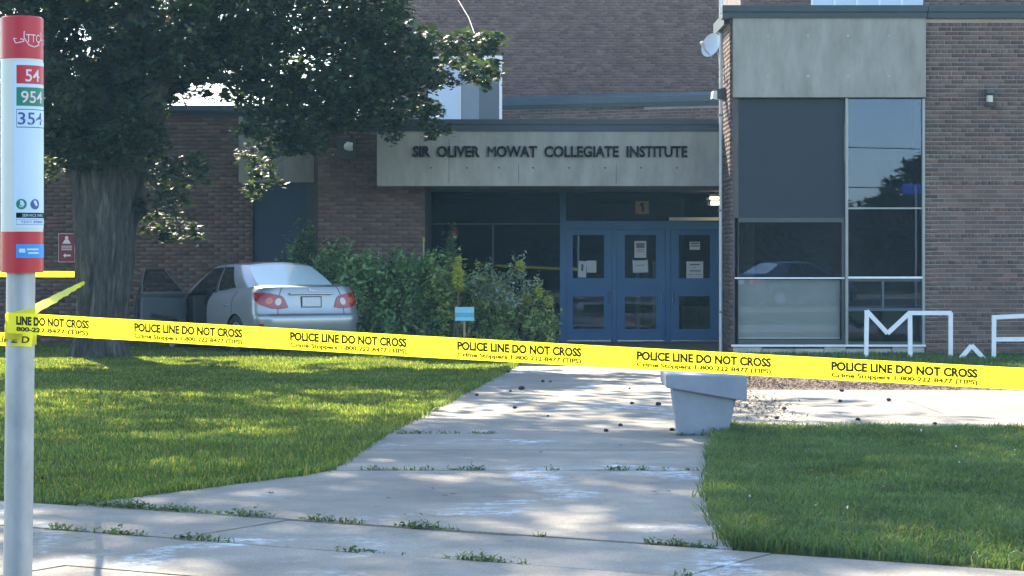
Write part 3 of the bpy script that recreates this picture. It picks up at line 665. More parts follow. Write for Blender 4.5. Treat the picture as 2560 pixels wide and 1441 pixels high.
def make_car(name, loc, heading, pitch, paint, label, door_open=65):
    """car axes: x forward from the rear bumper, y left, z up"""
    root = tag(empty(name, loc), label, 'car'); root.rotation_mode = 'ZYX' if False else 'XYZ'
    root.matrix_world = Matrix.Translation(loc) @ Matrix.Rotation(R(90) - heading, 4, 'Z') @ Matrix.Rotation(pitch, 4, 'Y')
    parts = {}
    def face(key, pts): parts.setdefault(key, MB()).add(pts, [tuple(range(len(pts)))])
    grids = {}
    arch = [(.98, .335), (3.58, .335)]
    for s in (1, -1):
        sh = SH.copy(); zc = .31
        # wheel arches: snap
        keep = np.ones(sh.shape[:2], bool)
        for ax, ar in arch:
            dd = np.hypot(sh[:, :, 0] - ax, sh[:, :, 2] - zc); side = sh[:, :, 1] > .6
            keep &= ~((dd < ar - .05) & side)
            near = (dd >= ar - .05) & (dd < ar + .03) & side
            f = np.where(near, ar / np.maximum(dd, 1e-6), 1.0)
            sh[:, :, 0] = ax + (sh[:, :, 0] - ax) * f; sh[:, :, 2] = zc + (sh[:, :, 2] - zc) * f
        def put(g, i, r, key, kp=None):
            q = [(r, i), (r, i + 1), (r + 1, i + 1), (r + 1, i)]
            if kp is not None and not all(kp[a] for a in q): return
            pts = [g[a] * np.array((1, s, 1)) for a in q]
            if s > 0: pts = pts[::-1]
            face(key, [tuple(p) for p in pts])
        for r in range(len(sh) - 1):
            for i in range(NCOL - 1):
                c = (sh[r, i] + sh[r + 1, i + 1]) / 2; key = 'body'; isd = NR + NC <= i < NR + NC + NS
                if isd and c[2] > .27 and 2.06 < c[0] < 3.12: key = 'front_door' + str(s)
                elif isd and c[2] > .27 and 1.12 < c[0] < 2.05: key = 'rear_door' + str(s)
                elif i < NR + NC + 4 and c[2] < .6: key = 'rear_bumper'
                elif i < NR - 1 and c[2] > .6: key = 'trunk_lid'
                elif i >= NR + NC + NS + 1 and c[2] < .6: key = 'front_bumper'
                put(sh, i, r, key, keep)
        dk = np.array([SH[-1] * (1 - f) + G_ * f + np.array((0, 0, .018 * math.sin(math.pi * f))) for f in np.linspace(0, 1, 5)])
        for r in range(4):
            for i in range(NCOL - 1):
                key = 'body'; c = dk[r, i]
                if i < NR + 1: key = 'trunk_lid'
                elif i >= NR + NC + NS + 2: key = 'hood'
                elif NR + NC <= i < NR + NC + NS:
                    if 2.06 < c[0] < 3.12: key = 'front_door' + str(s)
                    elif 1.12 < c[0] < 2.05: key = 'rear_door' + str(s)
                put(dk, i, r, key)
        NV = 12
        gl = []
        for v in np.linspace(0, 1, NV + 1):
            p = G_ * (1 - v) + T_ * v; p = p.copy(); p[:, 1] *= 1 + .04 * math.sin(math.pi * v); gl.append(p)
        gl = np.array(gl); i0 = NR + NC
        def gx(i): return G_[i, 0] + .025
        for r in range(NV):
            for i in range(NCOL - 1):
                x = gx(i); key = 'body'; mid = 1 <= r < NV - 1
                if i < NR + 1: key = 'rear_window' if (0 <= r < NV - 1 and i < NR) else 'body'
                elif i0 <= i < i0 + NS - 1:
                    if 1.22 < x < 2.0: key = ('rglass' if mid and 1.25 < x < 1.93 else 'rear_door') + str(s)
                    elif 2.06 < x < 3.14 and r < NV - 1: key = ('fglass' if mid and 2.12 < x < 3.05 else 'front_door') + str(s)
                    elif 2.0 <= x <= 2.06: key = 'pillar' + str(s)
                elif i >= i0 + NS + 3: key = 'windscreen' if mid else 'body'
                put(gl, i, r, key)
        ks = np.linspace(1, 0, 7); rf = []
        for k in ks:
            p = T_.copy(); p[:, 1] *= k; p[:, 2] = ZR_(p[:, 0], p[:, 1]); rf.append(p)
        rf = np.array(rf)
        for r in range(6):
            for i in range(NCOL - 1): put(rf, i, r, 'roof')
        grids[s] = (sh, dk, gl)
    objs = {}
    def B(key, nm, mat, par=root):
        if key in parts:
            me_v = np.array(parts[key].v); u, inv = np.unique(np.round(me_v, 5), axis=0, return_inverse=True); inv = inv.ravel()
            mb = MB(); mb.v = [tuple(p) for p in u]; mb.f = []
            for f in parts[key].f:
                q = []
                for i in f:
                    if inv[i] not in q: q.append(int(inv[i]))
                if len(q) > 2: mb.f.append(tuple(q))
            o = mb.build(nm, mat, par, smooth=True); objs[key] = o; return o
    B('body', 'body', paint); B('rear_bumper', 'rear_bumper', paint); B('trunk_lid', 'trunk_lid', paint); B('roof', 'roof', paint); B('hood', 'hood', paint); B('front_bumper', 'front_bumper', paint)
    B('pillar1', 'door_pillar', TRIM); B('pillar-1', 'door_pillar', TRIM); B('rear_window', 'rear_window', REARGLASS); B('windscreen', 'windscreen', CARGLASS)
    for s in (1, -1):
        dr = B('rear_door%d' % s, 'rear_door', paint); B('rglass%d' % s, 'door_window', CARGLASS, dr)
        hb = MB().box(1.24, 1.42, s * .875 - .02, s * .875 + .02, .765, .79).build('door_handle', paint, dr, bevel=.006)
    B('front_door-1', 'front_door', paint); B('fglass-1', 'door_window', CARGLASS, objs['front_door-1'])
    # the front left door swings on its hinge
    hx, hy = 3.12, .85
    for key in ('front_door1', 'fglass1'):
        parts[key].v = [(x - hx, y - hy, z) for x, y, z in parts[key].v]
    fd = B('front_door1', 'front_door', paint); fd.location = (hx, hy, 0); fd.rotation_euler = (0, 0, R(-door_open))
    fg = B('fglass1', 'door_window', CARGLASS, fd)
    card = MB().add([(-1.04, -.05, .3), (-.03, -.05, .3), (-.03, -.05, .9), (-1.02, -.05, .93), (-1.04, -.09, .3), (-.03, -.09, .3), (-.03, -.12, .9), (-1.02, -.12, .93)],
                    [(4, 5, 6, 7), (1, 0, 3, 2), (3, 7, 6, 2), (0, 4, 7, 3), (5, 1, 2, 6), (0, 1, 5, 4)]).build('door_card', CABIN_L, fd)
    MB().add([(-.85, -.1, .6), (-.25, -.1, .52), (-.25, -.16, .56), (-.85, -.17, .66), (-.85, -.1, .7), (-.25, -.1, .6)], [(0, 1, 2, 3), (3, 2, 5, 4), (0, 3, 4), (1, 5, 2)]).build('armrest', CABIN, fd)
    MB().tube([(-1.07, -.02, .28), (-1.06, -.03, .95), (-.99, -.19, 1.33)], .022, 6).build('door_edge', TRIM, fd, smooth=True)
    MB().box(-.16, .03, .02, .2, .92, 1.06).build('wing_mirror', TRIM, fd, bevel=.02)
    # seams
    def seam(pts): MB().tube(pts, .005, 4, cap=False).build('panel_seam', TRIM, root)
    for s in (1, -1):
        m_ = np.array((1, s, 1))
        for xx in (1.12, 2.055):
            i = NR + NC + int(round((xx - .55) / .05)); pts = [SH[r, i] * m_ * np.array((1, 1.001, 1)) for r in range(2, len(SH)) if np.hypot(SH[r, i, 0] - .98, SH[r, i, 2] - .31) > .34]
            seam([tuple(p) for p in pts])
        seam([tuple(SH[r, NR - 1] * m_ - np.array((.002, 0, 0))) for r in range(12, len(SH))])
    seam([tuple(SH[12, i] * np.array((1, -1, 1)) - np.array((.001, 0, 0))) for i in range(NR + 2, -1, -1)] + [tuple(SH[12, i] - np.array((.001, 0, 0))) for i in range(1, NR + 3)])
    # tail lights: patches on the curved corner
    arc = np.concatenate([[0], np.cumsum(np.linalg.norm(np.diff(SH[15], axis=0), axis=1))])
    def patch(nm, mat, s, top, bot, s0, s1, off, par, n1=30, n2=10):
        """patch of the shell between two edge curves z = bot(s), top(s)"""
        mb = MB(); v = []; f = []
        for a in range(n1 + 1):
            ss = s0 + (s1 - s0) * (.5 - .5 * math.cos(math.pi * a / n1)); zt, zb_ = top(ss), bot(ss)
            c = float(np.interp(ss, arc, np.arange(NCOL))); i = int(c); zr = SH[:, i, 2] * (1 - c + i) + SH[:, min(i + 1, NCOL - 1), 2] * (c - i)
            for b in range(n2 + 1):
                p = CARSURF(c, float(np.interp(zb_ + (zt - zb_) * b / n2, zr, np.arange(len(SH)))), off); v.append((p[0], p[1] * s, p[2]))
        for a in range(n1):
            for b in range(n2):
                q = a * (n2 + 1) + b; f.append((q, q + n2 + 1, q + n2 + 2, q + 1))
        return mb.add(v, f).build(nm, mat, par, smooth=True)
    te = ((.38, .44, .49, .70, 1.0), (.725, .84, .895, .938, .955)); be = ((.38, .50, .64, .82, .92, 1.0), (.72, .702, .705, .765, .84, .953))
    def circ(c, z, ra, rb): return (lambda q: z + rb * math.sqrt(max(0, 1 - ((q - c) / ra) ** 2)), lambda q: z - rb * math.sqrt(max(0, 1 - ((q - c) / ra) ** 2)), c - ra, c + ra)
    for s in (1, -1):
        tl = patch('tail_light', LIGHTR, s, lambda q: float(np.interp(q, *te)), lambda q: float(np.interp(q, *be)), .38, 1.0, .012, root)
        patch('clear_lens', LENS_W, s, *circ(.55, .81, .05, .055), .016, tl); patch('amber_lens', LENS_A, s, *circ(.69, .825, .05, .05), .016, tl)
        patch('reflector', LIGHTR, s, lambda q: .48, lambda q: .40, .80, .87, .006, root, 6, 4)
    pl = box('licence_plate', PLATE, root, .062, .069, -.152, .152, .735, .875); box('plate_frame', TRIM, root, .0695, .078, -.17, .17, .72, .89)
    box('trunk_garnish', paint, root, .05, .1, -.36, .36, .915, .945, bevel=.008)
    box('emblem', RIM, root, .083, .095, .01, .025, .97, 1.01); box('emblem', RIM, root, .083, .095, -.07, .009, .967, .976)
    # cabin
    MB().box(.3, 4.2, -.8, .8, .17, .2).box(.62, 3.3, -.79, .79, .2, .24).build('floor_pan', TRIM, root)
    for (x, y) in ((2.0, .36), (2.0, -.36)):
        st = MB().add([(x, y - .24, .45), (x + .5, y - .24, .42), (x + .5, y + .24, .42), (x, y + .24, .45), (x, y - .24, .58), (x + .52, y - .24, .56), (x + .52, y + .24, .56), (x, y + .24, .58)], [(0, 3, 2, 1), (4, 5, 6, 7), (0, 1, 5, 4), (2, 3, 7, 6), (1, 2, 6, 5), (0, 4, 7, 3)])
        st.add([(x - .02, y - .23, .55), (x + .12, y - .23, .55), (x + .12, y + .23, .55), (x - .02, y + .23, .55), (x - .22, y - .2, 1.1), (x - .12, y - .2, 1.1), (x - .12, y + .2, 1.1), (x - .22, y + .2, 1.1)], [(0, 3, 2, 1), (4, 5, 6, 7), (0, 1, 5, 4), (2, 3, 7, 6), (1, 2, 6, 5), (0, 4, 7, 3)])
        so_ = st.build('seat', CABIN_L, root, bevel=.03)
        MB().box(x - .25, x - .15, y - .13, y + .13, 1.12, 1.30).build('headrest', CABIN_L, so_, bevel=.03)
    MB().box(1.0, 1.5, -.65, .65, .4, .55).box(.9, 1.06, -.65, .65, .5, 1.02).build('rear_bench', CABIN, root, bevel=.03)
    MB().box(.6, .95, -.64, .64, 1.0, 1.03).build('parcel_shelf', CABIN, root)
    MB().box(3.0, 3.35, -.7, .7, .5, .95).build('dashboard', CABIN, root, bevel=.04)
    sw_ = MB(); sw_.tube([(0, .19 * math.cos(a), .19 * math.sin(a)) for a in np.linspace(0, 2 * math.pi, 18)], .014, 6, cap=False); ob = sw_.build('steering_wheel', TRIM, root, smooth=True); ob.location = (2.85, .36, .88); ob.rotation_euler = (0, R(-25), 0)
    # wheels
    tyre = [(.2, -.09), (.29, -.1), (.312, -.07), (.315, 0), (.312, .07), (.29, .1), (.2, .09)]
    for ax in (.98, 3.58):
        for s in (1, -1):
            wo = empty('wheel', (ax, s * .76, .315), parent=root)
            MB().lathe(tyre, axis='y', n=30).build('tyre', RUBBER, wo, smooth=True)
            rm = MB().lathe([(.2, -.06), (.205, .085 * s), (.19, .088 * s), (.18, .05 * s), (.001, .045 * s)], axis='y', n=30)
            for k in range(5):
                a = 2 * math.pi * k / 5; rm.bar((0, .07 * s, 0), (.19 * math.cos(a), .075 * s, .19 * math.sin(a)), .05, .02)
            rm.build('rim', RIM, wo)
            MB().lathe([(.34, -.2), (.34, .08)], (0, -.1 * s, 0), axis='y', n=24).build('wheel_well', TRIM, wo)
    return root
make_car('car', (-2.99, 36.25, .0), R(-30), R(1.6), PAINT, 'silver sedan with its front door open, nose against the brick wall')
make_car('car', (7.2, -3.2, -.13), R(121), 0, PAINT_W, 'dark blue sedan parked at the kerb across from the school', door_open=0)

# ------------------------------------------------------------------ bus stop post
YB = 8.7; BX = GX(55, YB)
t = tag(empty('bus_stop_post', (BX, YB, 0)), 'round steel post with red and white bus stop tube', 'bus stop')
MB().tube([(-.022, 0, -.05), (-.012, 0, .6), (-.004, 0, 1.46)], .052, 28).build('post', STEEL, t, smooth=True)
SRED = M('sign_red', (.5, .02, .035), .35, .05, 5); SWHT = M('sign_cream', (.62, .66, .58), .4, .04, 5); SLAB = M('sign_pale_blue', (.55, .7, .78), .4, .03, 5)
SGRN = M('sign_green', (.01, .2, .12), .4, .05, 5); SBLU = M('sign_blue', (.03, .28, .68), .4, .05, 5); SNVY = M('sign_navy', (.05, .08, .3), .4, .05, 5); SPNK = M('sign_pale_pink', (.75, .6, .62), .4, .05, 5)
RS = .077
def cyl(phi, z, r): return (r * math.sin(phi), -r * math.cos(phi), z)
def band(name, mat, y0, y1, r=RS, p0=-180, p1=180, par=t, cap=False):
    z0, z1 = GZ(y1, YB), GZ(y0, YB); n = max(4, int((p1 - p0) / 6)); mb = MB(); v = []; f = []
    for k in range(n + 1):
        a = R(p0 + (p1 - p0) * k / n); v += [cyl(a, z0, r), cyl(a, z1, r)]
    for k in range(n): f.append((2 * k, 2 * k + 2, 2 * k + 3, 2 * k + 1))
    if cap: f.append(tuple(2 * k + 1 for k in range(n))); f.append(tuple(2 * k for k in range(n))[::-1])
    return mb.add(v, f).build(name, mat, par, smooth=True)
bt = band('top_band', SRED, 47, 150, cap=True); bm = band('middle_band', SWHT, 150.3, 580, RS - .001); bbt = band('bottom_band', SRED, 580.3, 682, cap=True)
MB().lathe([(.001, .006), (.07, .005), (.075, .0)], (0, 0, GZ(47, YB)), n=24).build('cap', SRED, t, smooth=True)
def cyl_text(name, s, mat, p0, p1, y0, y1, par, bold=.01, r=RS + .0022):
    V, Fc = text_fit(s, R(p1 - p0), GZ(y0, YB) - GZ(y1, YB), bold); z0 = GZ(y1, YB)
    return MB().add([cyl(R(p0) + x, z0 + y, r) for x, y, _ in V], Fc).build(name, mat, par)
lb = band('route_label', SLAB, 158, 571, RS + .0004, -11, 108, bm)
band('route_box', SRED, 167, 213, RS + .001, -3, 95, lb); cyl_text('route_number', '54', SPNK, 20, 62, 177, 208, lb)
band('route_box', SGRN, 222, 268, RS + .001, -3, 95, lb); cyl_text('route_number', '954', SPNK, 9, 74, 231, 261, lb)
band('route_box', SNVY, 276, 322, RS + .0008, -3, 95, lb); band('route_box', SLAB, 278, 320, RS + .0014, -1.5, 93, lb); cyl_text('route_number', '354', SNVY, 1, 74, 284, 315, lb)
def disc(name, mat, pc, yc, rpx, par):
    rr = rpx * YB / FPX; zc = GZ(yc, YB); v = [cyl(R(pc) + rr * math.cos(a) / RS, zc + rr * math.sin(a), RS + .0012) for a in np.linspace(0, 2 * math.pi, 20, endpoint=False)]
    return MB().add(v, [tuple(range(20))]).build(name, mat, par)
disc('symbol', SGRN, 10, 512, 13, lb); disc('symbol', SNVY, 48, 512, 13, lb); cyl_text('symbol_mark', '&', SLAB, 5, 15, 504, 520, lb, 0)
band('info_bar', BLACK, 533, 546, RS + .001, -4, 95, lb); cyl_text('info_text', 'SERVICE INFO', SLAB, 12, 80, 536, 543, lb, 0)
band('info_bar', SNVY, 549, 563, RS + .0008, -4, 95, lb); band('info_bar', SLAB, 550, 562, RS + .0014, -3, 94, lb); cyl_text('info_text', 'TEXT 898882', SNVY, 8, 80, 553, 559, lb, 0)
bs_ = band('access_sticker', SBLU, 611, 645, RS + .001, -4, 100, bbt)
for a, b, y0, y1 in ((4, 20, 622, 632), (24, 60, 622, 626), (28, 60, 631, 635)): band('sticker_mark', SLAB, y0, y1, RS + .0018, a, b, bs_)
def stroke(pts, wpx, par):
    mb = MB(); pts = [(R(p), GZ(y, YB)) for p, y in pts]; wd = wpx * YB / FPX / 2
    for (a0, z0), (a1, z1) in zip(pts[:-1], pts[1:]):
        dx, dz = (a1 - a0) * RS, z1 - z0; l = math.hypot(dx, dz); nx, nz = -dz / l * wd / RS, dx / l * wd; r = RS + .0015
        mb.add([cyl(a0 + nx, z0 + nz, r), cyl(a0 - nx, z0 - nz, r), cyl(a1 - nx, z1 - nz, r), cyl(a1 + nx, z1 + nz, r)], [(0, 1, 2, 3)])
    return mb.build('logo_line', SPNK, par)
stroke([(-11, 101), (14, 103), (17, 108), (-5, 113), (-11, 101)], 2.2, bt)
stroke([(17, 84), (70, 86), (70, 100), (56, 118), (44, 121), (30, 117), (17, 100), (17, 84)], 2.2, bt); stroke([(70, 103), (95, 101), (92, 113), (60, 116)], 2.2, bt)
cyl_text('logo_text', 'TTC', SPNK, 22, 64, 90, 110, bt, .0)

# ------------------------------------------------------------------ police tape
TAPE = M('yellow_tape', (.8, .75, .05), .45, .12, 5, bump=.5, bscale=14, trans=.55, spec=.4)
TINK = M('tape_ink', (.012, .011, .003), .6, .3, 60)
def strip(name, A, B, width, parent, seg=60, sag=0., twist0=0., twist1=0., wob=.0, pinch=1., mat=TAPE):
    A, B = Vector(A), Vector(B); dv = B - A; hn = Vector((dv.y, -dv.x, 0)).normalized()
    def pt(s, tt):                                             # s 0..1 along, tt 0 top .. 1 bottom
        tw = twist0 + (twist1 - twist0) * s; c = A + dv * s - Vector((0, 0, sag * 4 * s * (1 - s)))
        off = wob * (math.sin(s * 37) + .6 * math.sin(s * 83 + 1)) * (.5 + .5 * tt)
        wv = width * (pinch + (1 - pinch) * min(1, min(s, 1 - s) * 12))
        return c + (Vector((0, 0, 1)) * math.cos(tw) + hn * math.sin(tw)) * ((.5 - tt) * wv) + hn * off
    mb = MB(); v = []; f = []
    for k in range(seg + 1):
        for q in range(4): v.append(pt(k / seg, q / 3))
    for k in range(seg):
        for q in range(3): f.append((k * 4 + q, k * 4 + q + 1, k * 4 + q + 5, k * 4 + q + 4))
    return mb.add(v, f).build(name, mat, parent, smooth=True), pt
tp = tag(empty('police_tape', (BX, YB, 1.25)), 'taut yellow police tape with black print stretched right from the post', 'tape')
A = W(18, 807, 8.63); Bv = W(2800, 960, 8.15)
loc0 = Vector((BX, YB, 1.25))
band_o, ptf = strip('band', A - loc0, Bv - loc0, .0745, tp, 220, .004, 0, 0, .005)
dvv = Bv - A
def s_of(x):
    k = (x - 1280) / FPX; return (k * A.y - A.x) / (dvv.x - k * dvv.y)
dn = Vector((dvv.y, -dvv.x, 0)).normalized(); dn = dn if dn.y < 0 else -dn
def tape_text(txt, x0, x1, t0, t1, bold):
    V, Fc = text_fit(txt, 1, 1, bold); s0, s1 = s_of(x0), s_of(x1)
    o = MB().add([ptf(s0 + (s1 - s0) * x, t1 + (t0 - t1) * y) + dn * .003 for x, y, _ in V], Fc).build('printed_text', TINK, band_o); return o
for x0, x1 in ((335, 607), (725, 1018), (1143, 1454), (1592, 1928), (2078, 2444), (2580, 2790)):
    tape_text('POLICE LINE DO NOT CROSS', x0, x1, .15, .58, .055); tape_text('Crime Stoppers 1-800-222-8477 (TIPS)', x0, x1, .66, .94, .045)
tape_text('LINE DO NOT CROSS', 42, 224, .15, .58, .055); tape_text('800-222-8477 (TIPS)', 42, 222, .66, .94, .045)
# wraps round the post, tail off to the left
def wrap(name, zc, wd, tilt, par, r=.0545):
    mb = MB(); v = []; f = []; n = 40
    for k in range(n + 1):
        a = 2 * math.pi * k / n; rr = r + .002 * math.sin(5 * a); o = tilt * math.sin(a)
        v += [(rr * math.sin(a) - .006, -rr * math.cos(a), zc + o - wd / 2), (rr * math.sin(a) - .006, -rr * math.cos(a), zc + o + wd / 2)]
    for k in range(n): f.append((2 * k, 2 * k + 2, 2 * k + 3, 2 * k + 1))
    return mb.add(v, f).build(name, TAPE, par, smooth=True)
wrap('post_loop', .02, .06, .01, tp); wrap('post_loop', -.035, .05, -.012, tp, .056)
o2, p2 = strip('tail', W(80, 850, 8.62) - loc0, W(-260, 842, 8.9) - loc0, .05, tp, 30, 0, .2, .5, .004)
V, Fc = text_fit('E LINE D', 1, 1, .03)
MB().add([p2(.95 - .93 * x if False else .02 + .3 * (1 - x), .75 - .5 * y) + Vector((0, -.003, 0)) for x, y, _ in V], [q[::-1] for q in Fc]).build('printed_text', TINK, o2)
TREE1 = Vector((GX(246, 35.3), 35.3, 0))
t2 = tag(empty('police_tape', (TREE1.x - .4, 34.9, 1.2)), 'slack yellow tape running from the big trunk down to the post', 'tape'); l2 = Vector(t2.location)
strip('band', W(212, 706, 34.86) - l2, Vector((BX - .02, YB + .06, GZ(795, YB))) - l2, .05, t2, 60, 0, .5, 1.1, .006, .6)
t3 = tag(empty('police_tape', (TREE1.x - .4, 35.2, 1.2)), 'backlit yellow tape tied high round the trunk, running away from the post', 'tape'); l3 = Vector(t3.location)
strip('band', W(186, 686, 35.2) - l3, Vector((-13.0, 30.6, 1.3)) - l3, .085, t3, 60, 0, 0, .2, .004)

# ------------------------------------------------------------------ white frame letters by the wall
YM = 35.0; LW = .062
def letter(name, lines, label, YY=YM):
    xs_ = [p[0] for l in lines for p in l]; o = Vector((GX(sum(xs_) / len(xs_), YY), YY, 0)); t = tag(empty(name, o), label, 'letter')
    q = 0
    for l in lines:
        for a, b in zip(l[:-1], l[1:]):
            q += 1
            MB().bar(W(a[0], a[1], YY) - o + Vector((0, .004 * q, 0)), W(b[0], b[1], YY) - o + Vector((0, .004 * q, 0)), LW, .05).build('bar', WHITEP, t)
letter('frame_letter', [[(2165, 898), (2167, 776)], [(2167, 778), (2219, 834), (2276, 781)], [(2276, 898), (2275, 780)], [(2272, 783), (2379, 783)], [(2377, 902), (2377, 782)]], 'white bar letter M joined to an open square frame')
letter('frame_letter', [[(2392, 908), (2429, 864), (2473, 912)]], 'small white upside down V of two bars', 34.6)
letter('frame_letter', [[(2484, 902), (2485, 790)], [(2480, 794), (2610, 788)], [(2486, 849), (2600, 848)]], 'white bar frame shaped like a letter F', 34.8)

# ------------------------------------------------------------------ concrete bench end / planter
PLC = M('planter_concrete', (.25, .275, .31), .85, .12, 5, .3, 60)
YN = 20.0; px = lambda x: GX(x, YN); pz = lambda y: GZ(y, YN)
t = tag(empty('concrete_planter', (px(1760), YN, 0)), 'grey concrete planter with sloping cap at the path edge', 'planter'); o = Vector(t.location)
def lofted(bot, top, nm, bevel, mat=PLC):
    v = [(x - o.x, y - o.y, z) for x, y, z in bot + top]; return MB().add(v, [(3, 2, 1, 0), (4, 5, 6, 7), (0, 1, 5, 4), (1, 2, 6, 5), (2, 3, 7, 6), (3, 0, 4, 7)]).build(nm, mat, t, bevel=bevel)
lofted([(px(1694), YN + .02, -.02), (px(1818), YN + .02, -.02), (GX(1822, 20.7), YN + .7, -.02), (GX(1690, 20.7), YN + .7, -.02)], [(px(1680), YN + .0, pz(960)), (px(1842), YN + .0, pz(990)), (GX(1842, 20.75), YN + .75, pz(990)), (GX(1672, 20.75), YN + .75, pz(960))], 'body', .03)
lofted([(px(1664), YN - .05, pz(969)), (px(1866), YN - .05, pz(1004)), (GX(1862, 20.85), YN + .85, pz(990)), (GX(1651, 20.85), YN + .85, pz(968))], [(px(1664), YN - .05, pz(936)), (px(1866), YN - .05, pz(940)), (GX(1862, 20.85), YN + .85, pz(938)), (GX(1651, 20.85), YN + .85, pz(935))], 'cap', .012)

# ------------------------------------------------------------------ little yard sign by the shrubs
t = tag(empty('yard_sign', (GX(1161, 35.9), 35.9, 0)), 'small teal sheet on a stake in front of the shrubs', 'sign')
box('sheet', M('teal_sheet', (.22, .52, .62), .5, .08, 6), t, -.14, .145, -.01, .0, GZ(802, 35.9), GZ(768, 35.9))
box('print_band', M('teal_band', (.1, .36, .46), .5, .08, 6), t, -.138, .143, -.014, -.0105, GZ(793, 35.9), GZ(782, 35.9))
box('stake', M('stake_wood', (.3, .22, .12), .8, .2, 20), t, -.015, .015, .001, .02, -.1, GZ(790, 35.9))

# ------------------------------------------------------------------ vegetation
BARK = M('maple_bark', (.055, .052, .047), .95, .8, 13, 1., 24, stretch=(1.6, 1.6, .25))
_n = BARK.node_tree; _N = _n.nodes; _b = _N['Principled BSDF']; _src = _b.inputs['Base Color'].links[0].from_socket           # pale streaks painted into the bark for sunlit ridges
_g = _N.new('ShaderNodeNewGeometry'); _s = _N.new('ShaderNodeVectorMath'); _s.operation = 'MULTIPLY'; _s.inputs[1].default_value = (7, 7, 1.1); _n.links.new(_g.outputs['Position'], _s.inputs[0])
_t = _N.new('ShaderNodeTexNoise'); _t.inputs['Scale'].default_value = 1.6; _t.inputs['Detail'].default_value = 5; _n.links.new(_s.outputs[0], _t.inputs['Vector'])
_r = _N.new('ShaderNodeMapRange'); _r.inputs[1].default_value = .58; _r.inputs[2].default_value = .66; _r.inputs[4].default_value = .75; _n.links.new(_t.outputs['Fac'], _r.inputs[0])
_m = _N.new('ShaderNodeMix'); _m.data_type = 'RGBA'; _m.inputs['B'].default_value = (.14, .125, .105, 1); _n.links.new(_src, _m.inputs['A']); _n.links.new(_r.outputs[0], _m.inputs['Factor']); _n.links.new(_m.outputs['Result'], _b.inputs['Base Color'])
LEAF = M('maple_leaf', (.04, .068, .04), .5, .2, 3, rnd=.5, trans=.35, hue=((.06, .06, .02), 5), spec=.15)
LEAF_FAR = M('street_tree_leaf', (.022, .04, .018), .6, .2, 3, rnd=.4, trans=.3, spec=.2)
SHRUB = M('shrub_leaf', (.17, .29, .125), .5, .25, 3, rnd=.5, trans=.3, hue=((.1, .13, .05), 5), spec=.3)
SHRUB_G = M('shrub_grey_leaf', (.24, .29, .22), .5, .25, 3, rnd=.5, trans=.3, hue=((.2, .2, .1), 4), spec=.3)
SHRUB_Y = M('shrub_yellow_green_leaf', (.22, .31, .12), .5, .3, 3, rnd=.5, trans=.3, hue=((.36, .36, .13), 3), spec=.3)
GOLD = M('golden_leaf', (.48, .48, .09), .5, .2, 4, rnd=.4, trans=.45, spec=.3)
STEM = M('woody_stem', (.09, .07, .05), .9, .25, 14)
def star():
    pts = []
    for a, r in ((90, 1), (62, .42), (38, .88), (12, .4), (-18, .62), (-60, .3), (-90, .22), (-120, .3), (198, .62), (168, .4), (142, .88), (118, .42)):
        pts.append((r * math.cos(R(a)), r * math.sin(R(a)), -.12 * r * r))
    V = np.array([(0, 0, 0)] + pts); F = np.array([(0, i + 1, (i + 1) % 12 + 1) for i in range(12)]); return V, F
STAR = star()
RHOMB = (np.array([(0, -1, 0), (.5, 0, .12), (0, 1, -.05), (-.5, 0, .12)], float), np.array([(0, 1, 2), (0, 2, 3)]))
NARROW = (np.array([(0, -1, 0), (.28, 0, .1), (0, 1, -.15), (-.28, 0, .1)], float), np.array([(0, 1, 2), (0, 2, 3)]))
def leaf_cloud(name, C, size, tpl, mat, parent, flat=.5, kind=None):
    C = np.asarray(C); n = len(C); V, F = tpl; k = len(V)
    yaw = rng.uniform(0, 2 * np.pi, n); tilt = rng.normal(0, 1, n) * flat + .35; rol = rng.uniform(0, 2 * np.pi, n)
    sz = size * rng.uniform(.6, 1.25, n)
    cz, sz_ = np.cos(rol), np.sin(rol); P = np.empty((n, k, 3))
    x = V[None, :, 0] * cz[:, None] - V[None, :, 1] * sz_[:, None]; y = V[None, :, 0] * sz_[:, None] + V[None, :, 1] * cz[:, None]; z = np.repeat(V[None, :, 2], n, 0)
    ct, st = np.cos(tilt), np.sin(tilt); y2 = y * ct[:, None] - z * st[:, None]; z2 = y * st[:, None] + z * ct[:, None]
    cy, sy = np.cos(yaw), np.sin(yaw)
    P[:, :, 0] = x * cy[:, None] - y2 * sy[:, None]; P[:, :, 1] = x * sy[:, None] + y2 * cy[:, None]; P[:, :, 2] = z2
    P = P * sz[:, None, None] + C[:, None, :]
    FF = (F[None] + (np.arange(n) * k)[:, None, None]).reshape(-1, F.shape[1])
    o = link(name, mesh_np(name, P.reshape(-1, 3), FF, np.repeat(rng.random(n), k)), parent, mat); return o
def ball(c, r, n, sq=(1, 1, 1), hollow=.35):
    u = rng.normal(size=(n, 3)); u /= np.linalg.norm(u, axis=1)[:, None]; rad = (hollow + (1 - hollow) * rng.random(n)) ** .6
    return np.array(c) + u * rad[:, None] * r * np.array(sq)
from mathutils import noise as mn
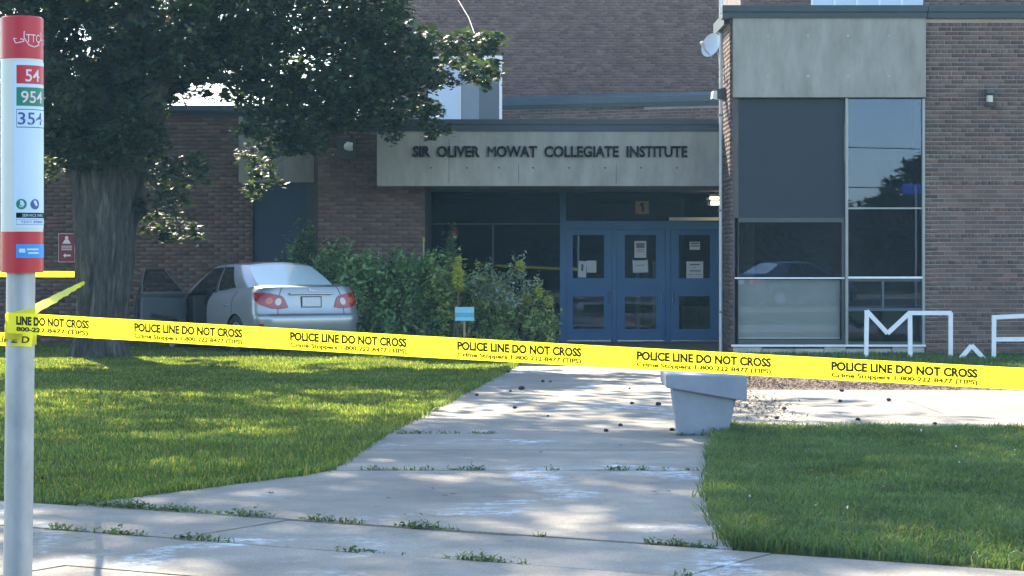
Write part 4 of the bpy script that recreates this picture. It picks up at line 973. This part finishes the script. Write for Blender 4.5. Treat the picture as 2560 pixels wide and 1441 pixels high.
def trunk_mesh(name, parent, cl, n=140, ridge=.13):
    """cl: (x, y, z, r) knots; ridged bark"""
    cl = np.array(cl); zs = np.linspace(cl[0, 2], cl[-1, 2], 60); V = []; F = []
    for j, z in enumerate(zs):
        cx, cy, r = (np.interp(z, cl[:, 2], cl[:, k]) for k in (0, 1, 3))
        for k in range(n):
            a = 2 * math.pi * k / n
            q = mn.noise(Vector((math.cos(a) * 4.5, math.sin(a) * 4.5, z * .55 + a * .3))) + .55 * mn.noise(Vector((math.cos(a) * 12, math.sin(a) * 12, z * 1.3))) - .5 * abs(mn.noise(Vector((math.cos(a) * 9, math.sin(a) * 9, z * .7 + 5))))
            lob = .06 * math.sin(3 * a + .8 - .25 * z) + .05 * math.sin(5 * a + 2 + .6 * z) - .16 * math.exp(-((math.sin((a - 4.15 - .22 * z) / 2)) / .07) ** 2) - .1 * math.exp(-((math.sin((a - 5.2 + .1 * z) / 2)) / .05) ** 2) - .08 * abs(mn.noise(Vector((math.cos(a) * 16, math.sin(a) * 16, z * 1.1))))
            rr = r * (1 + ridge * q * 1.3 + lob); V.append((cx + rr * math.cos(a), cy + rr * math.sin(a), z))
    for j in range(59):
        for k in range(n): F.append((j * n + k, j * n + (k + 1) % n, (j + 1) * n + (k + 1) % n, (j + 1) * n + k))
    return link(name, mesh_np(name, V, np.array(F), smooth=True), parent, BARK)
def limb(mb, a, b, r0, r1, seg=7, wig=.25):
    a, b = Vector(a), Vector(b); L_ = (b - a).length; pts = []
    for k in range(seg + 1):
        f = k / seg; p = a.lerp(b, f) + Vector((0, 0, .12 * L_ * math.sin(math.pi * f)))
        if 0 < k: p += Vector([random.uniform(-1, 1) for _ in range(3)]) * wig * L_ * .12
        pts.append(p)
    mb.tube(pts, [r0 + (r1 - r0) * k / seg for k in range(seg + 1)], 7, wob=.06); return pts

t1 = tag(empty('maple_tree', TREE1), 'broad old tree with ridged trunk and drooping leafy branches over lawn', 'tree')
def T1(x, y, Y=35.3): return W(x, y, Y) - TREE1
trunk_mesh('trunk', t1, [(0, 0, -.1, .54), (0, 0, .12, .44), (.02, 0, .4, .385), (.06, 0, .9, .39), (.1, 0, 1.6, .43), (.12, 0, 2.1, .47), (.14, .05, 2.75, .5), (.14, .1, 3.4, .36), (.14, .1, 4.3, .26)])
mb = MB()
tips = []
for a, b, r0, r1 in (((225, 430), (90, 130), .24, .1), ((270, 400), (330, -120), .28, .14), ((300, 430), (520, 60), .22, .08), ((320, 300), (760, 120), .1, .045), ((760, 120), (1180, 150), .045, .012), ((330, 250), (960, -40), .1, .04),
                     ((500, 150), (650, 330), .05, .015), ((340, 420), (450, 560), .05, .012), ((230, 420), (130, 330), .07, .02), ((800, 170), (900, 290), .035, .01), ((200, 300), (-150, -250), .14, .05), ((310, 200), (420, -500), .2, .08), ((940, 170), (1080, 310), .022, .008)):
    limb(mb, T1(*a, 35.3 + random.uniform(-.3, .3)), T1(*b, 35.3 + random.uniform(-1, 1)), r0, r1)
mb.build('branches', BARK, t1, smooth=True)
CL = []
def row(y, xs, r, n=1):
    for x in xs:
        for q in range(n): CL.append((x + random.uniform(-25, 25), y + random.uniform(-25, 25), r * random.uniform(.8, 1.15)))
row(-40, range(-120, 1000, 105), 85, 2); row(35, range(-60, 960, 100), 80, 2)
row(110, range(-20, 1000, 95), 78, 2); row(190, list(range(0, 400, 90)) + list(range(660, 1050, 90)), 75, 2)
row(155, range(300, 660, 60), 46, 2); row(110, range(330, 640, 70), 55, 2); row(380, range(190, 350, 40), 34, 2); row(310, range(170, 360, 45), 45, 2)
CL += [(520, 235, 12), (585, 205, 16), (445, 205, 14), (480, 185, 18), (540, 195, 18), (600, 250, 16), (425, 245, 14)]
CL += [(365, 175, 50), (400, 150, 45), (370, 225, 50), (395, 250, 30), (445, 150, 40), (410, 195, 28)]
CL += [(470, 165, 45), (560, 160, 50), (615, 215, 50), (500, 205, 16), (560, 240, 14), (455, 225, 15)]
row(265, list(range(20, 390, 85)) + list(range(680, 1020, 85)), 68, 2)
row(335, list(range(60, 400, 80)) + [650, 720, 780], 60, 2)
row(395, [120, 160, 215, 265, 330, 390, 440], 45, 1); row(330, [860, 900, 990], 24); CL += [(640, 380, 48), (655, 430, 42), (630, 475, 32), (745, 355, 38), (770, 330, 42)]
CL += [(410, 440, 55), (470, 425, 45), (430, 500, 50), (400, 560, 50), (460, 575, 42), (420, 590, 26), (500, 405, 34), (370, 520, 42)]
CL += [(1040, 110, 55), (1090, 120, 55), (1150, 115, 48), (1200, 110, 40), (1232, 105, 20), (1060, 190, 60), (1120, 185, 50), (1185, 180, 38), (1225, 178, 26), (1040, 260, 50), (1085, 285, 34), (1095, 320, 26), (1080, 335, 20), (1000, 290, 45), (955, 300, 40), (1205, 205, 22)]
C = []
for x, y, r in CL:
    Y = 35.3 + (random.uniform(-1.3, 1.2) if x < 900 else random.uniform(-.8, .8)); rm = r / 170 * (Y / 35.3)
    C.append(ball(T1(x, y, Y), rm, int(25 + 1350 * rm * rm), (1, 1.1, .85)))
    for k in range(3):                                        # drooping sprays that break the outline
        a_ = random.uniform(0, 2 * math.pi); p = Vector(T1(x, y, Y)); dr_ = Vector((math.cos(a_), .5 * math.sin(a_), random.uniform(-.35, .25))) * rm * random.uniform(1.0, 1.5); m_ = int(10 + 26 * rm)
        C.append(np.array([p + dr_ * f - Vector((0, 0, .35 * rm * f * f)) for f in np.linspace(.5, 1, m_)]) + rng.normal(0, .05, (m_, 3)))
leaf_cloud('crown', np.concatenate(C), .075, STAR, LEAF, t1)
C = []
for x, y, r in CL:
    if y < 300 and not (390 < x < 610 and y > 120):
        Y = 36.4 + random.uniform(-.4, .5); rm = r / 165; C.append(ball(T1(x + random.uniform(-20, 20), y - 10, Y), rm, int(8 + 190 * rm * rm), (1.1, .8, .8), .1))
leaf_cloud('inner_crown', np.concatenate(C), .15, RHOMB, LEAF, t1)
UP = []
for k in range(420):
    u = np.array([random.gauss(0, 1) for _ in range(3)]); u /= np.linalg.norm(u); rr = random.random() ** .4
    c = np.array((-.2, .0, 11.6)) + u * rr * np.array((6.8, 5.0, 5.4))
    if c[2] < 6.8 or (c[2] < 10.4 and random.random() > .33): continue
    UP.append(ball(c, random.uniform(.5, .95), 75, (1.15, 1.15, .7)))
leaf_cloud('upper_crown', np.concatenate(UP), .15, RHOMB, LEAF, t1)  # unseen crown, thinned low down to shape the shadows on the lawn

def far_tree(loc, h, rad, zc, label, n=170, name='street_tree', leaf=.2, mat=None, lo=None):
    t = tag(empty(name, loc), label, 'tree'); r = .022 * h
    trunk_mesh('trunk', t, [(0, 0, -.2, r * 1.4), (0, 0, .4, r), (.1, 0, zc * .6, r * .8), (.1, .1, zc, r * .5)], n=20)
    mb = MB(); C = []
    for k in range(n):
        u = np.array([random.gauss(0, 1) for _ in range(3)]); u /= np.linalg.norm(u); c = np.array((0, 0, zc)) + u * random.random() ** .4 * np.array((rad, rad, h - zc))
        if lo and c[2] < lo: continue
        if k % 12 == 0: limb(mb, (.08, 0, zc * .6), c, r * .4, .02, 5)
        C.append(ball(c, random.uniform(.5, .95), 70, (1.15, 1.15, .75)))
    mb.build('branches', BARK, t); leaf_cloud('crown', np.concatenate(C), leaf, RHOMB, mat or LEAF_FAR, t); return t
far_tree((-13.4, 31.2, 0), 15.5, 4.8, 9.5, 'second big tree added out of view to shade the foreground', 200, 'maple_tree', .16, LEAF, 4.8)  # added outside the view to cast shade on the foreground
for i, (x, y, h, rd, lb) in enumerate(((16.9, -24, 5.4, 2.3, 'round street tree across the road, right of the parked dark car'), (9.5, -30, 6.3, 3.2, 'low street tree across the road behind the parked dark car'), (2.5, -27, 7.5, 3.4, 'street tree across the road facing the entrance doors'), (-5, -24, 8, 3.6, 'street tree across the road facing the lobby glass'), (-13, -20, 8.5, 3.8, 'street tree across the road, farthest along towards the bus stop'), (22, -32, 9, 4.2, 'tallest street tree across the road beyond the parked car'), (-1.6, -30, 7.2, 3.2, 'slim street tree added across the road to hide bright sky between two rounder ones'), (-9, -28, 8, 3.6, 'street tree added across the road to fill a bright gap before the lobby hedge'), (6.2, -26, 6, 3, 'small street tree added across the road to hide bright sky beside the entrance axis'))):
    far_tree((x, y, 0), h, rd, h * .55, lb, 110, leaf=.24)  # slim, gap-filling and small trees added to cover bright sky in the glass
for hx_, hy_, hl_, lb in ((-14, -36, 22, 'long hedge added across the road to darken the lobby glass'), (9, -40, 22, 'long hedge added behind the parked car to hide the low sky'), (32, -44, 22, 'long hedge added past the tallest street tree to hide the low sky')):
    t = tag(empty('hedge', (hx_, hy_, 0)), lb, 'hedge'); MB().box(-hl_ / 2, hl_ / 2, -.6, .6, -.2, 3.6).build('core', DARKIN, t)
    C = rng.uniform((-hl_ / 2 - .2, -.8, .1), (hl_ / 2 + .2, .95, 4.2), (9000, 3)); leaf_cloud('foliage', C, .2, RHOMB, LEAF_FAR, t)  # hedges added to block low bright sky from the pane reflections
# street sign and wires that mirror in the window
t = tag(empty('street_sign', (13.2, -5.5, -.1)), 'blue street name blade on a thin steel pole by the road', 'sign')
MB().tube([(0, 0, 0), (0, 0, 3.9)], .035, 10).build('pole', STEEL, t, smooth=True); box('blade', M('blade_blue', (.02, .08, .4), .5, .05, 4), t, -.45, .45, -.01, .01, 3.62, 3.95)
t = tag(empty('utility_pole', (-19, -7, 0)), 'wooden utility pole holding two wires over the road', 'pole')
MB().tube([(0, 0, -.3), (0, 0, 9)], [.16, .11], 12).build('pole', M('pole_wood', (.12, .09, .06), .9, .25, 12), t, smooth=True)
for z0, z1 in ((6.1, 5.4), (4.6, 4.0)):
    MB().tube([(f * 60, -f * 14, z0 + (z1 - z0) * f - 1.2 * f * (1 - f)) for f in np.linspace(0, 1, 12)], .018, 5).build('wire', TRIM, t)
t = tag(empty('end_post', (Bv.x + .03, Bv.y, 0)), 'thin steel sign post that holds the far end of the tape', 'post')
MB().tube([(0, 0, -.2), (0, 0, 2.4)], .03, 12).build('post', STEEL, t, smooth=True); MB().lathe([(.03, 0), (.022, .02), (.001, .025)], (0, 0, 2.4), n=12).build('cap', STEEL, t)
# hanging cable in front of the gym wall
t = tag(empty('service_cable', W(1236, 190, 36.0)), 'thin slack cable hanging down into the branches', 'cable'); lo_ = Vector(t.location)
MB().tube([W(1236, 190, 36) - lo_, W(1213, 150, 37) - lo_, W(1190, 95, 39) - lo_, W(1172, 45, 42) - lo_, W(1145, 0, 46) - lo_, W(1110, -60, 52) - lo_, W(1080, -110, 57.9) - lo_], .008, 6).build('wire', M('cable_grey', (.1, .1, .1), .5, .1, 5), t)

# ------------------------------------------------------------------ shrubs
def shrub(name, label, clumps, mat, leaf=.045, tpl=RHOMB, dens=1.0, base=None, mats2=None, stems=8, shoots=True, grp='shrubs in the bed by the entrance'):
    xs_ = np.mean([c[0] for c in clumps]); Yb = np.mean([c[3] for c in clumps]); o = Vector((GX(base or xs_, Yb), Yb, 0)); t = tag(empty(name, o), label, 'shrub', grp); C = []; mb = MB()
    for x, y, r, Y in clumps:
        p = W(x, y, Y) - o; rm = r * Y / FPX; C.append(ball(p, rm, int(dens * (60 + 4800 * rm * rm)), (1, 1, .9), .25))
        # spiky shoots
        for k in range(int(3 + r / 14) if shoots else 0):
            a = random.uniform(0, 2 * math.pi); q = p + Vector((math.cos(a) * rm * .8, math.sin(a) * rm * .5, rm * random.uniform(.3, .9))); e = q + Vector((random.uniform(-.08, .08), 0, random.uniform(.08, .26)))
            C.append(np.array([q.lerp(e, f) for f in np.linspace(0, 1, 9)]) + rng.normal(0, .018, (9, 3)))
        mb.tube([(random.uniform(-.25, .25), random.uniform(-.2, .2), -.05), (p.x * .6, p.y * .6, p.z * .5), tuple(p)], [.012, .008, .003], 5)
    mb.build('stems', STEM, t); leaf_cloud('foliage', np.concatenate(C), leaf, tpl, mat, t, .8); return t, o
def mound(cx, w, ytop, ybot, Y, r, step):
    """clumps filling a rounded mound: centre cx, half width w (photo px at depth Y)"""
    out = []; y = ybot
    while y > ytop:
        f = 1 - ((y - ytop) / (ybot - ytop)) ; hw = w * math.sqrt(max(.05, 1 - f ** 2.2))
        for x in np.arange(cx - hw, cx + hw + 1, step): out.append((x + random.uniform(-9, 9), y + random.uniform(-9, 9), r * random.uniform(.7, 1.2), Y + random.uniform(-.45, .3)))
        y -= step * .8
    return out
shrub('leafy_shrub', 'tall loose shrub against the navy side door, behind the car', mound(775, 62, 600, 850, 39.6, 27, 34), SHRUB, .045, RHOMB, .5)
shrub('leafy_shrub', 'tall loose shrub at the corner of the brick pier', mound(845, 48, 612, 850, 38.4, 27, 34), SHRUB, .045, RHOMB, .6)
shrub('leafy_shrub', 'dense rounded green shrub just behind the car tail', mound(925, 76, 655, 862, 37.6, 34, 40), SHRUB, .05)
shrub('leafy_shrub', 'wide green shrub in front of the brick pier', mound(1035, 92, 650, 864, 37.4, 36, 40), SHRUB, .05)
shrub('leafy_shrub', 'green shrub behind the teal sheet, one golden shoot on it', mound(1165, 96, 672, 866, 37.2, 34, 41), SHRUB_Y, .05, RHOMB, .8)
shrub('leafy_shrub', 'low shrub with golden tips nearest the doors', mound(1295, 88, 722, 870, 36.9, 30, 39), SHRUB_Y, .046, RHOMB, .8)
shrub('leafy_shrub', 'greyish twiggy shrub rising above the golden tipped one', [(1210, 735, 26, 36.6), (1250, 745, 28, 36.5), (1190, 725, 22, 36.6), (1290, 690, 24, 37.0), (1300, 670, 16, 37.0), (1262, 700, 22, 37.0), (1225, 690, 22, 37.0), (1280, 755, 24, 36.4), (1320, 720, 22, 36.6)], SHRUB_G, .035, RHOMB, .6)
shrub('golden_plant', 'upright golden leafed shoot standing in the shrubs', [(1146, 650, 9, 36.4), (1143, 666, 13, 36.4), (1147, 683, 15, 36.4), (1144, 700, 14, 36.4), (1148, 716, 13, 36.4)], GOLD, .035, NARROW, 1.6, shoots=False)
for i, (x, y, r, lb) in enumerate(((1345, 728, 13, 'round golden tuft beside the door mullion, highest of three'), (1318, 743, 12, 'round golden tuft between its two neighbours'), (1372, 752, 15, 'round golden tuft nearest the blue doors'), (1300, 662, 12, 'pale golden tips standing above the greyish shrub'))):
    shrub('golden_plant', lb, [(x, y, r, 36.75), (x + 3, y + 10, r * .7, 36.75)], GOLD, .03, NARROW, 1.5, shoots=False)
shrub('young_spruce', 'small cone shaped seedling before the dark lobby glass', [(1126, 598, 8, 39.3), (1126, 612, 14, 39.3), (1125, 628, 20, 39.3), (1126, 645, 26, 39.3), (1126, 664, 30, 39.3)], SHRUB, .035, NARROW, 1.2)
t = tag(empty('plant_stake', (GX(1059, 38.3), 38.3, 0)), 'thin pale stake standing in the shrubs by the pier', 'stake')
MB().tube([(0, 0, -.1), (0, 0, GZ(606, 38.3)), ], .012, 6).build('rod', M('stake_pale', (.35, .33, .2), .8, .2, 20), t); MB().lathe([(.012, 0), (.02, .02), (.018, .06), (.001, .08)], (0, 0, GZ(606, 38.3)), n=8).build('tip', GOLD, t)

# ------------------------------------------------------------------ grass
GRASS = M('grass_blade', (.088, .15, .045), .5, .4, .9, rnd=.4, trans=.6, hue=((.3, .27, .1), 2.6), spec=.2)
GRASS_R = M('grass_blade_lush', (.078, .145, .06), .5, .45, 1.3, rnd=.4, trans=.45, hue=((.2, .2, .08), 3), spec=.2)
def blades(name, X, Y, h, wd, mat, z=0., kind='stuff', parent=None, lean=.5):
    n = len(X); a = rng.uniform(0, 2 * np.pi, n); l = h * rng.uniform(.5, 1.3, n); ln = rng.normal(0, lean, n); wdt = wd * rng.uniform(.7, 1.3, n)
    la = rng.uniform(0, 2 * np.pi, n); dx, dy = np.cos(la) * ln * l, np.sin(la) * ln * l
    wx, wy = np.cos(a) * wdt / 2, np.sin(a) * wdt / 2; Z = np.full(n, z)
    P = np.stack([np.stack([X - wx, Y - wy, Z - .01], 1), np.stack([X + wx, Y + wy, Z - .01], 1), np.stack([X + wx * .8 + dx * .4, Y + wy * .8 + dy * .4, Z + l * .6], 1), np.stack([X - wx * .8 + dx * .4, Y - wy * .8 + dy * .4, Z + l * .6], 1), np.stack([X + dx * 1.1, Y + dy * 1.1, Z + l], 1)], 1)
    k = (np.arange(n) * 5)[:, None]
    o = link(name, mesh_np(name, P.reshape(-1, 3), [k + np.array([[0, 1, 2, 3]]), k + np.array([[3, 2, 4]])], np.repeat(rng.random(n), 5)), parent, mat)
    if kind: o['kind'] = kind
    return o
def scatter(poly, n, x0, x1, y0, y1, pw=1.6):
    Y = y0 + (y1 - y0) * rng.random(n) ** pw; X = x0 + (x1 - x0) * rng.random(n)
    m = pip(X, Y, poly) & (np.abs(X) < .213 * Y + 1.5); return X[m], Y[m]
X, Y = scatter(LAWN_L, 420000, -10, 1, 13.5, 41, 1.25)
pn_ = np.array([mn.noise(Vector((x * .7, y * .35, 0))) for x, y in zip(X, Y)])
blades('grass', X, Y, .036 * (1 + .7 * pn_), .009 + .0003 * (Y - 14), GRASS); bpy.data.objects['grass']['label'] = 'mown grass of the lawn under the big tree'
X, Y = scatter(LAWN_R, 260000, 1, 7, 9, 21, 1.0)
pn_ = np.array([mn.noise(Vector((x * 1.1, y * .5, 3))) for x, y in zip(X, Y)]); edge = np.array([ed(R_EDGE, y) for y in Y]); near = np.exp(-np.clip(X - edge, 0, None) / .25)
g = blades('grass', X, Y, .05 * (1 + .8 * pn_ + .5 * near), .009, GRASS_R, lean=.9); g['label'] = 'shaded thicker grass right of the path'
X, Y = scatter(LAWN_B, 40000, 2.5, 9, 29, 36.4, 1.0); g = blades('grass', X, Y, .06, .014, GRASS_R); g['label'] = 'rough grass along the foot of the right wall'
# overhanging tufts along the path edge and weeds in the joints
def tufts(label, pts, h, wd, mat=GRASS_R, lean=.8):
    X = np.concatenate([rng.normal(x, s, n) for x, y, s, n in pts]); Y = np.concatenate([rng.normal(y, s * .6, n) for x, y, s, n in pts])
    g = blades('weed_tufts', X, Y, h, wd, mat, lean=lean); g['label'] = label
pts = []
for yy in np.arange(12.35, 20.6, .05): pts.append((ed(R_EDGE, yy) + random.uniform(-.03, .06), yy, .035, random.randint(6, 26)))
tufts('ragged grass hanging over the path edge', pts, .075, .008)
pts = []
for yy in np.arange(14.6, 33, .06):
    xx = ed(L_EDGE, yy) if yy > 16.4 else -2.62 + (yy - 14.47) / 1.93 * 1.2
    pts.append((xx - .02, yy, .03, random.randint(8, 22)))
tufts('ragged grass along the lawn edge of the path', pts, .06, .009, GRASS)
pts = []
def joint(p, q, dens, s=.012):
    L_ = math.hypot(q[0] - p[0], q[1] - p[1])
    for f in np.arange(0, 1, .03 / L_):
        x, y = p[0] + (q[0] - p[0]) * f, p[1] + (q[1] - p[1]) * f; k = mn.noise(Vector((x * 3.1, y * 3.1, 9))) * 1.1 + .5 * mn.noise(Vector((x * 9, y * 9, 4))) + dens
        if k > 0: pts.append((x, y, s * (.6 + k), int(2 + 26 * k)))
def sj(b, a0, a1, dens, w_=.012): joint(SW(a0, b), SW(a1, b), dens, w_)
sj(-.01, -4.2, -2.6, .35, .02); sj(-.005, -2.6, -1.0, .2, .018); sj(-.003, -1.0, .3, -.05); sj(-.002, .3, 1.2, -.3)
sj(1.073, -4, -1.4, .0); sj(1.073, -1.4, .0, -.12); sj(1.073, .0, 1.6, -.02)
joint((-1.26, 16.79), (-.15, 16.79), .2, .015); joint((.25, 16.79), (.8, 16.79), .0); joint((.9, 16.79), (1.42, 16.79), .1, .015); joint((-.95, 20.2), (.5, 20.2), -.2); joint((1.38, 19.98), (1.8, 19.98), .2, .02)
joint((2.0, 20.9), (2.5, 21.1), .4, .06)
tufts('thin grass growing in the paving joints', [(x, y, s_, max(1, n_ // 4)) for x, y, s_, n_ in pts], .03, .009, lean=1.2)
C = np.concatenate([np.column_stack([rng.normal(x, s_ * 1.5, n_), rng.normal(y, s_ * 1.2, n_), np.abs(rng.normal(0, .008 + .0007 * n_, n_))]) for x, y, s_, n_ in pts])
g = leaf_cloud('joint_weeds', C, .014, RHOMB, GRASS_R, None, .7); g['kind'] = 'stuff'; g['label'] = 'low leafy weeds matted in the paving joints'
# small white flecks in the right lawn
n = 70; X, Y = scatter(LAWN_R, 1400, 1.2, 6, 11, 20.5); X, Y = X[:n], Y[:n]
g = leaf_cloud('white_flecks', np.column_stack([X, Y, rng.uniform(.045, .08, len(X))]), .011, RHOMB, WHITEP, None); g['kind'] = 'stuff'; g['label'] = 'small white flecks dotted in the grass right of the path'
# bark chips on the bed and the bare patch by the planter
X, Y = scatter(BED, 16000, 2.3, 8, 26, 30.2); m = len(X)
C = np.column_stack([X, Y, rng.uniform(0, .04, m)]); n2 = 1100
C = np.concatenate([C, np.column_stack([rng.normal(2.35, .22, n2), rng.normal(24.3, 1.4, n2), rng.uniform(.0, .025, n2)])])
g = leaf_cloud('bark_chips', C, .022, NARROW, MULCH, None, .5); g['kind'] = 'stuff'; g['label'] = 'loose bark chips spilling beside the planter'

# ------------------------------------------------------------------ litter on the paving
CLOD = M('dark_clod', (.018, .016, .018), .8, .3, 40, .5, 60)
DRY = M('dry_leaf', (.06, .045, .035), .8, .3, 30)
def clod(x, y, r):
    r_ = r; r = r * .78
    where = 'the entrance path' if x < 1660 else ('the bark beside the planter' if x < 1970 else 'the side path before the wall')
    gx, gy = GP(x, y); V = []; F = []
    mb = MB().lathe([(.001, 0), (r * .8, r * .1), (r, r * .5), (r * .75, r * .95), (.001, r * 1.1)], n=9); mb.v = [(a * random.uniform(.8, 1.2), b * random.uniform(.8, 1.2), c * random.uniform(.8, 1.2)) for a, b, c in mb.v]
    o = mb.build('dirt_clod', CLOD); o.location = (gx, gy, 0); o.rotation_euler = (0, 0, random.uniform(0, 6))
    tag(o, ('larger ' if r_ > .033 else 'small ') + 'dark clod lying on ' + where, 'clod', 'dark clods scattered on the paving')
for x, y, r in ((1192, 990, .028), (1276, 980, .024), (1304, 975, .045), (1287, 1022, .028), (1580, 1011, .03), (1646, 1014, .04), (1551, 1066, .028), (1515, 1080, .028), (1370, 1042, .018), (1270, 932, .03), (1574, 973, .02), (2100, 1006, .03), (2222, 1003, .035), (2145, 1052, .03), (2147, 1068, .026), (2337, 1062, .028), (2400, 1073, .03), (1960, 1025, .035), (1942, 1048, .03), (1680, 1078, .03), (2105, 980, .035), (1357, 956, .03), (1376, 956, .025)):
    clod(x, y, r)
def fallen(x, y, s, lab, grp):
    gx, gy = GP(x, y); V, F = STAR; mb = MB().add([(a * s, b * s, .012 - c * s * 3 * random.uniform(.3, 1)) for a, b, c in V], [tuple(f) for f in F]); o = mb.build('fallen_leaf', DRY); o.location = (gx, gy, .004); o.rotation_euler = (random.uniform(-.2, .2), 0, random.uniform(0, 6)); tag(o, lab, 'leaf', grp)
for x, y in ((678, 1240), (975, 1252), (1115, 1246), (1135, 1242), (1083, 1228), (1640, 1236), (1675, 1235), (1553, 1119), (1350, 1136)): fallen(x, y, .035, 'curled brown leaf lying on the paving', 'brown leaves on the paving')
for x, y in ((912, 1012), (525, 1162), (108, 1205), (1005, 912), (960, 916), (780, 1006)): fallen(x, y, .06, 'dry leaf lying on the mown lawn', 'dry leaves on the lawn')

# ------------------------------------------------------------------ haze
hz = bpy.data.materials.new('haze'); hz.use_nodes = True; N = hz.node_tree.nodes; N.remove(N['Principled BSDF'])
pv = N.new('ShaderNodeVolumePrincipled'); pv.inputs['Color'].default_value = (.42, .74, .95, 1); pv.inputs['Density'].default_value = .0007; pv.inputs['Anisotropy'].default_value = .0
hz.node_tree.links.new(pv.outputs[0], N['Material Output'].inputs['Volume'])
tag(MB().box(-230, 230, -230, 230, -1.3, 19).build('haze', hz), 'thin blue morning haze in the air', kind='stuff')
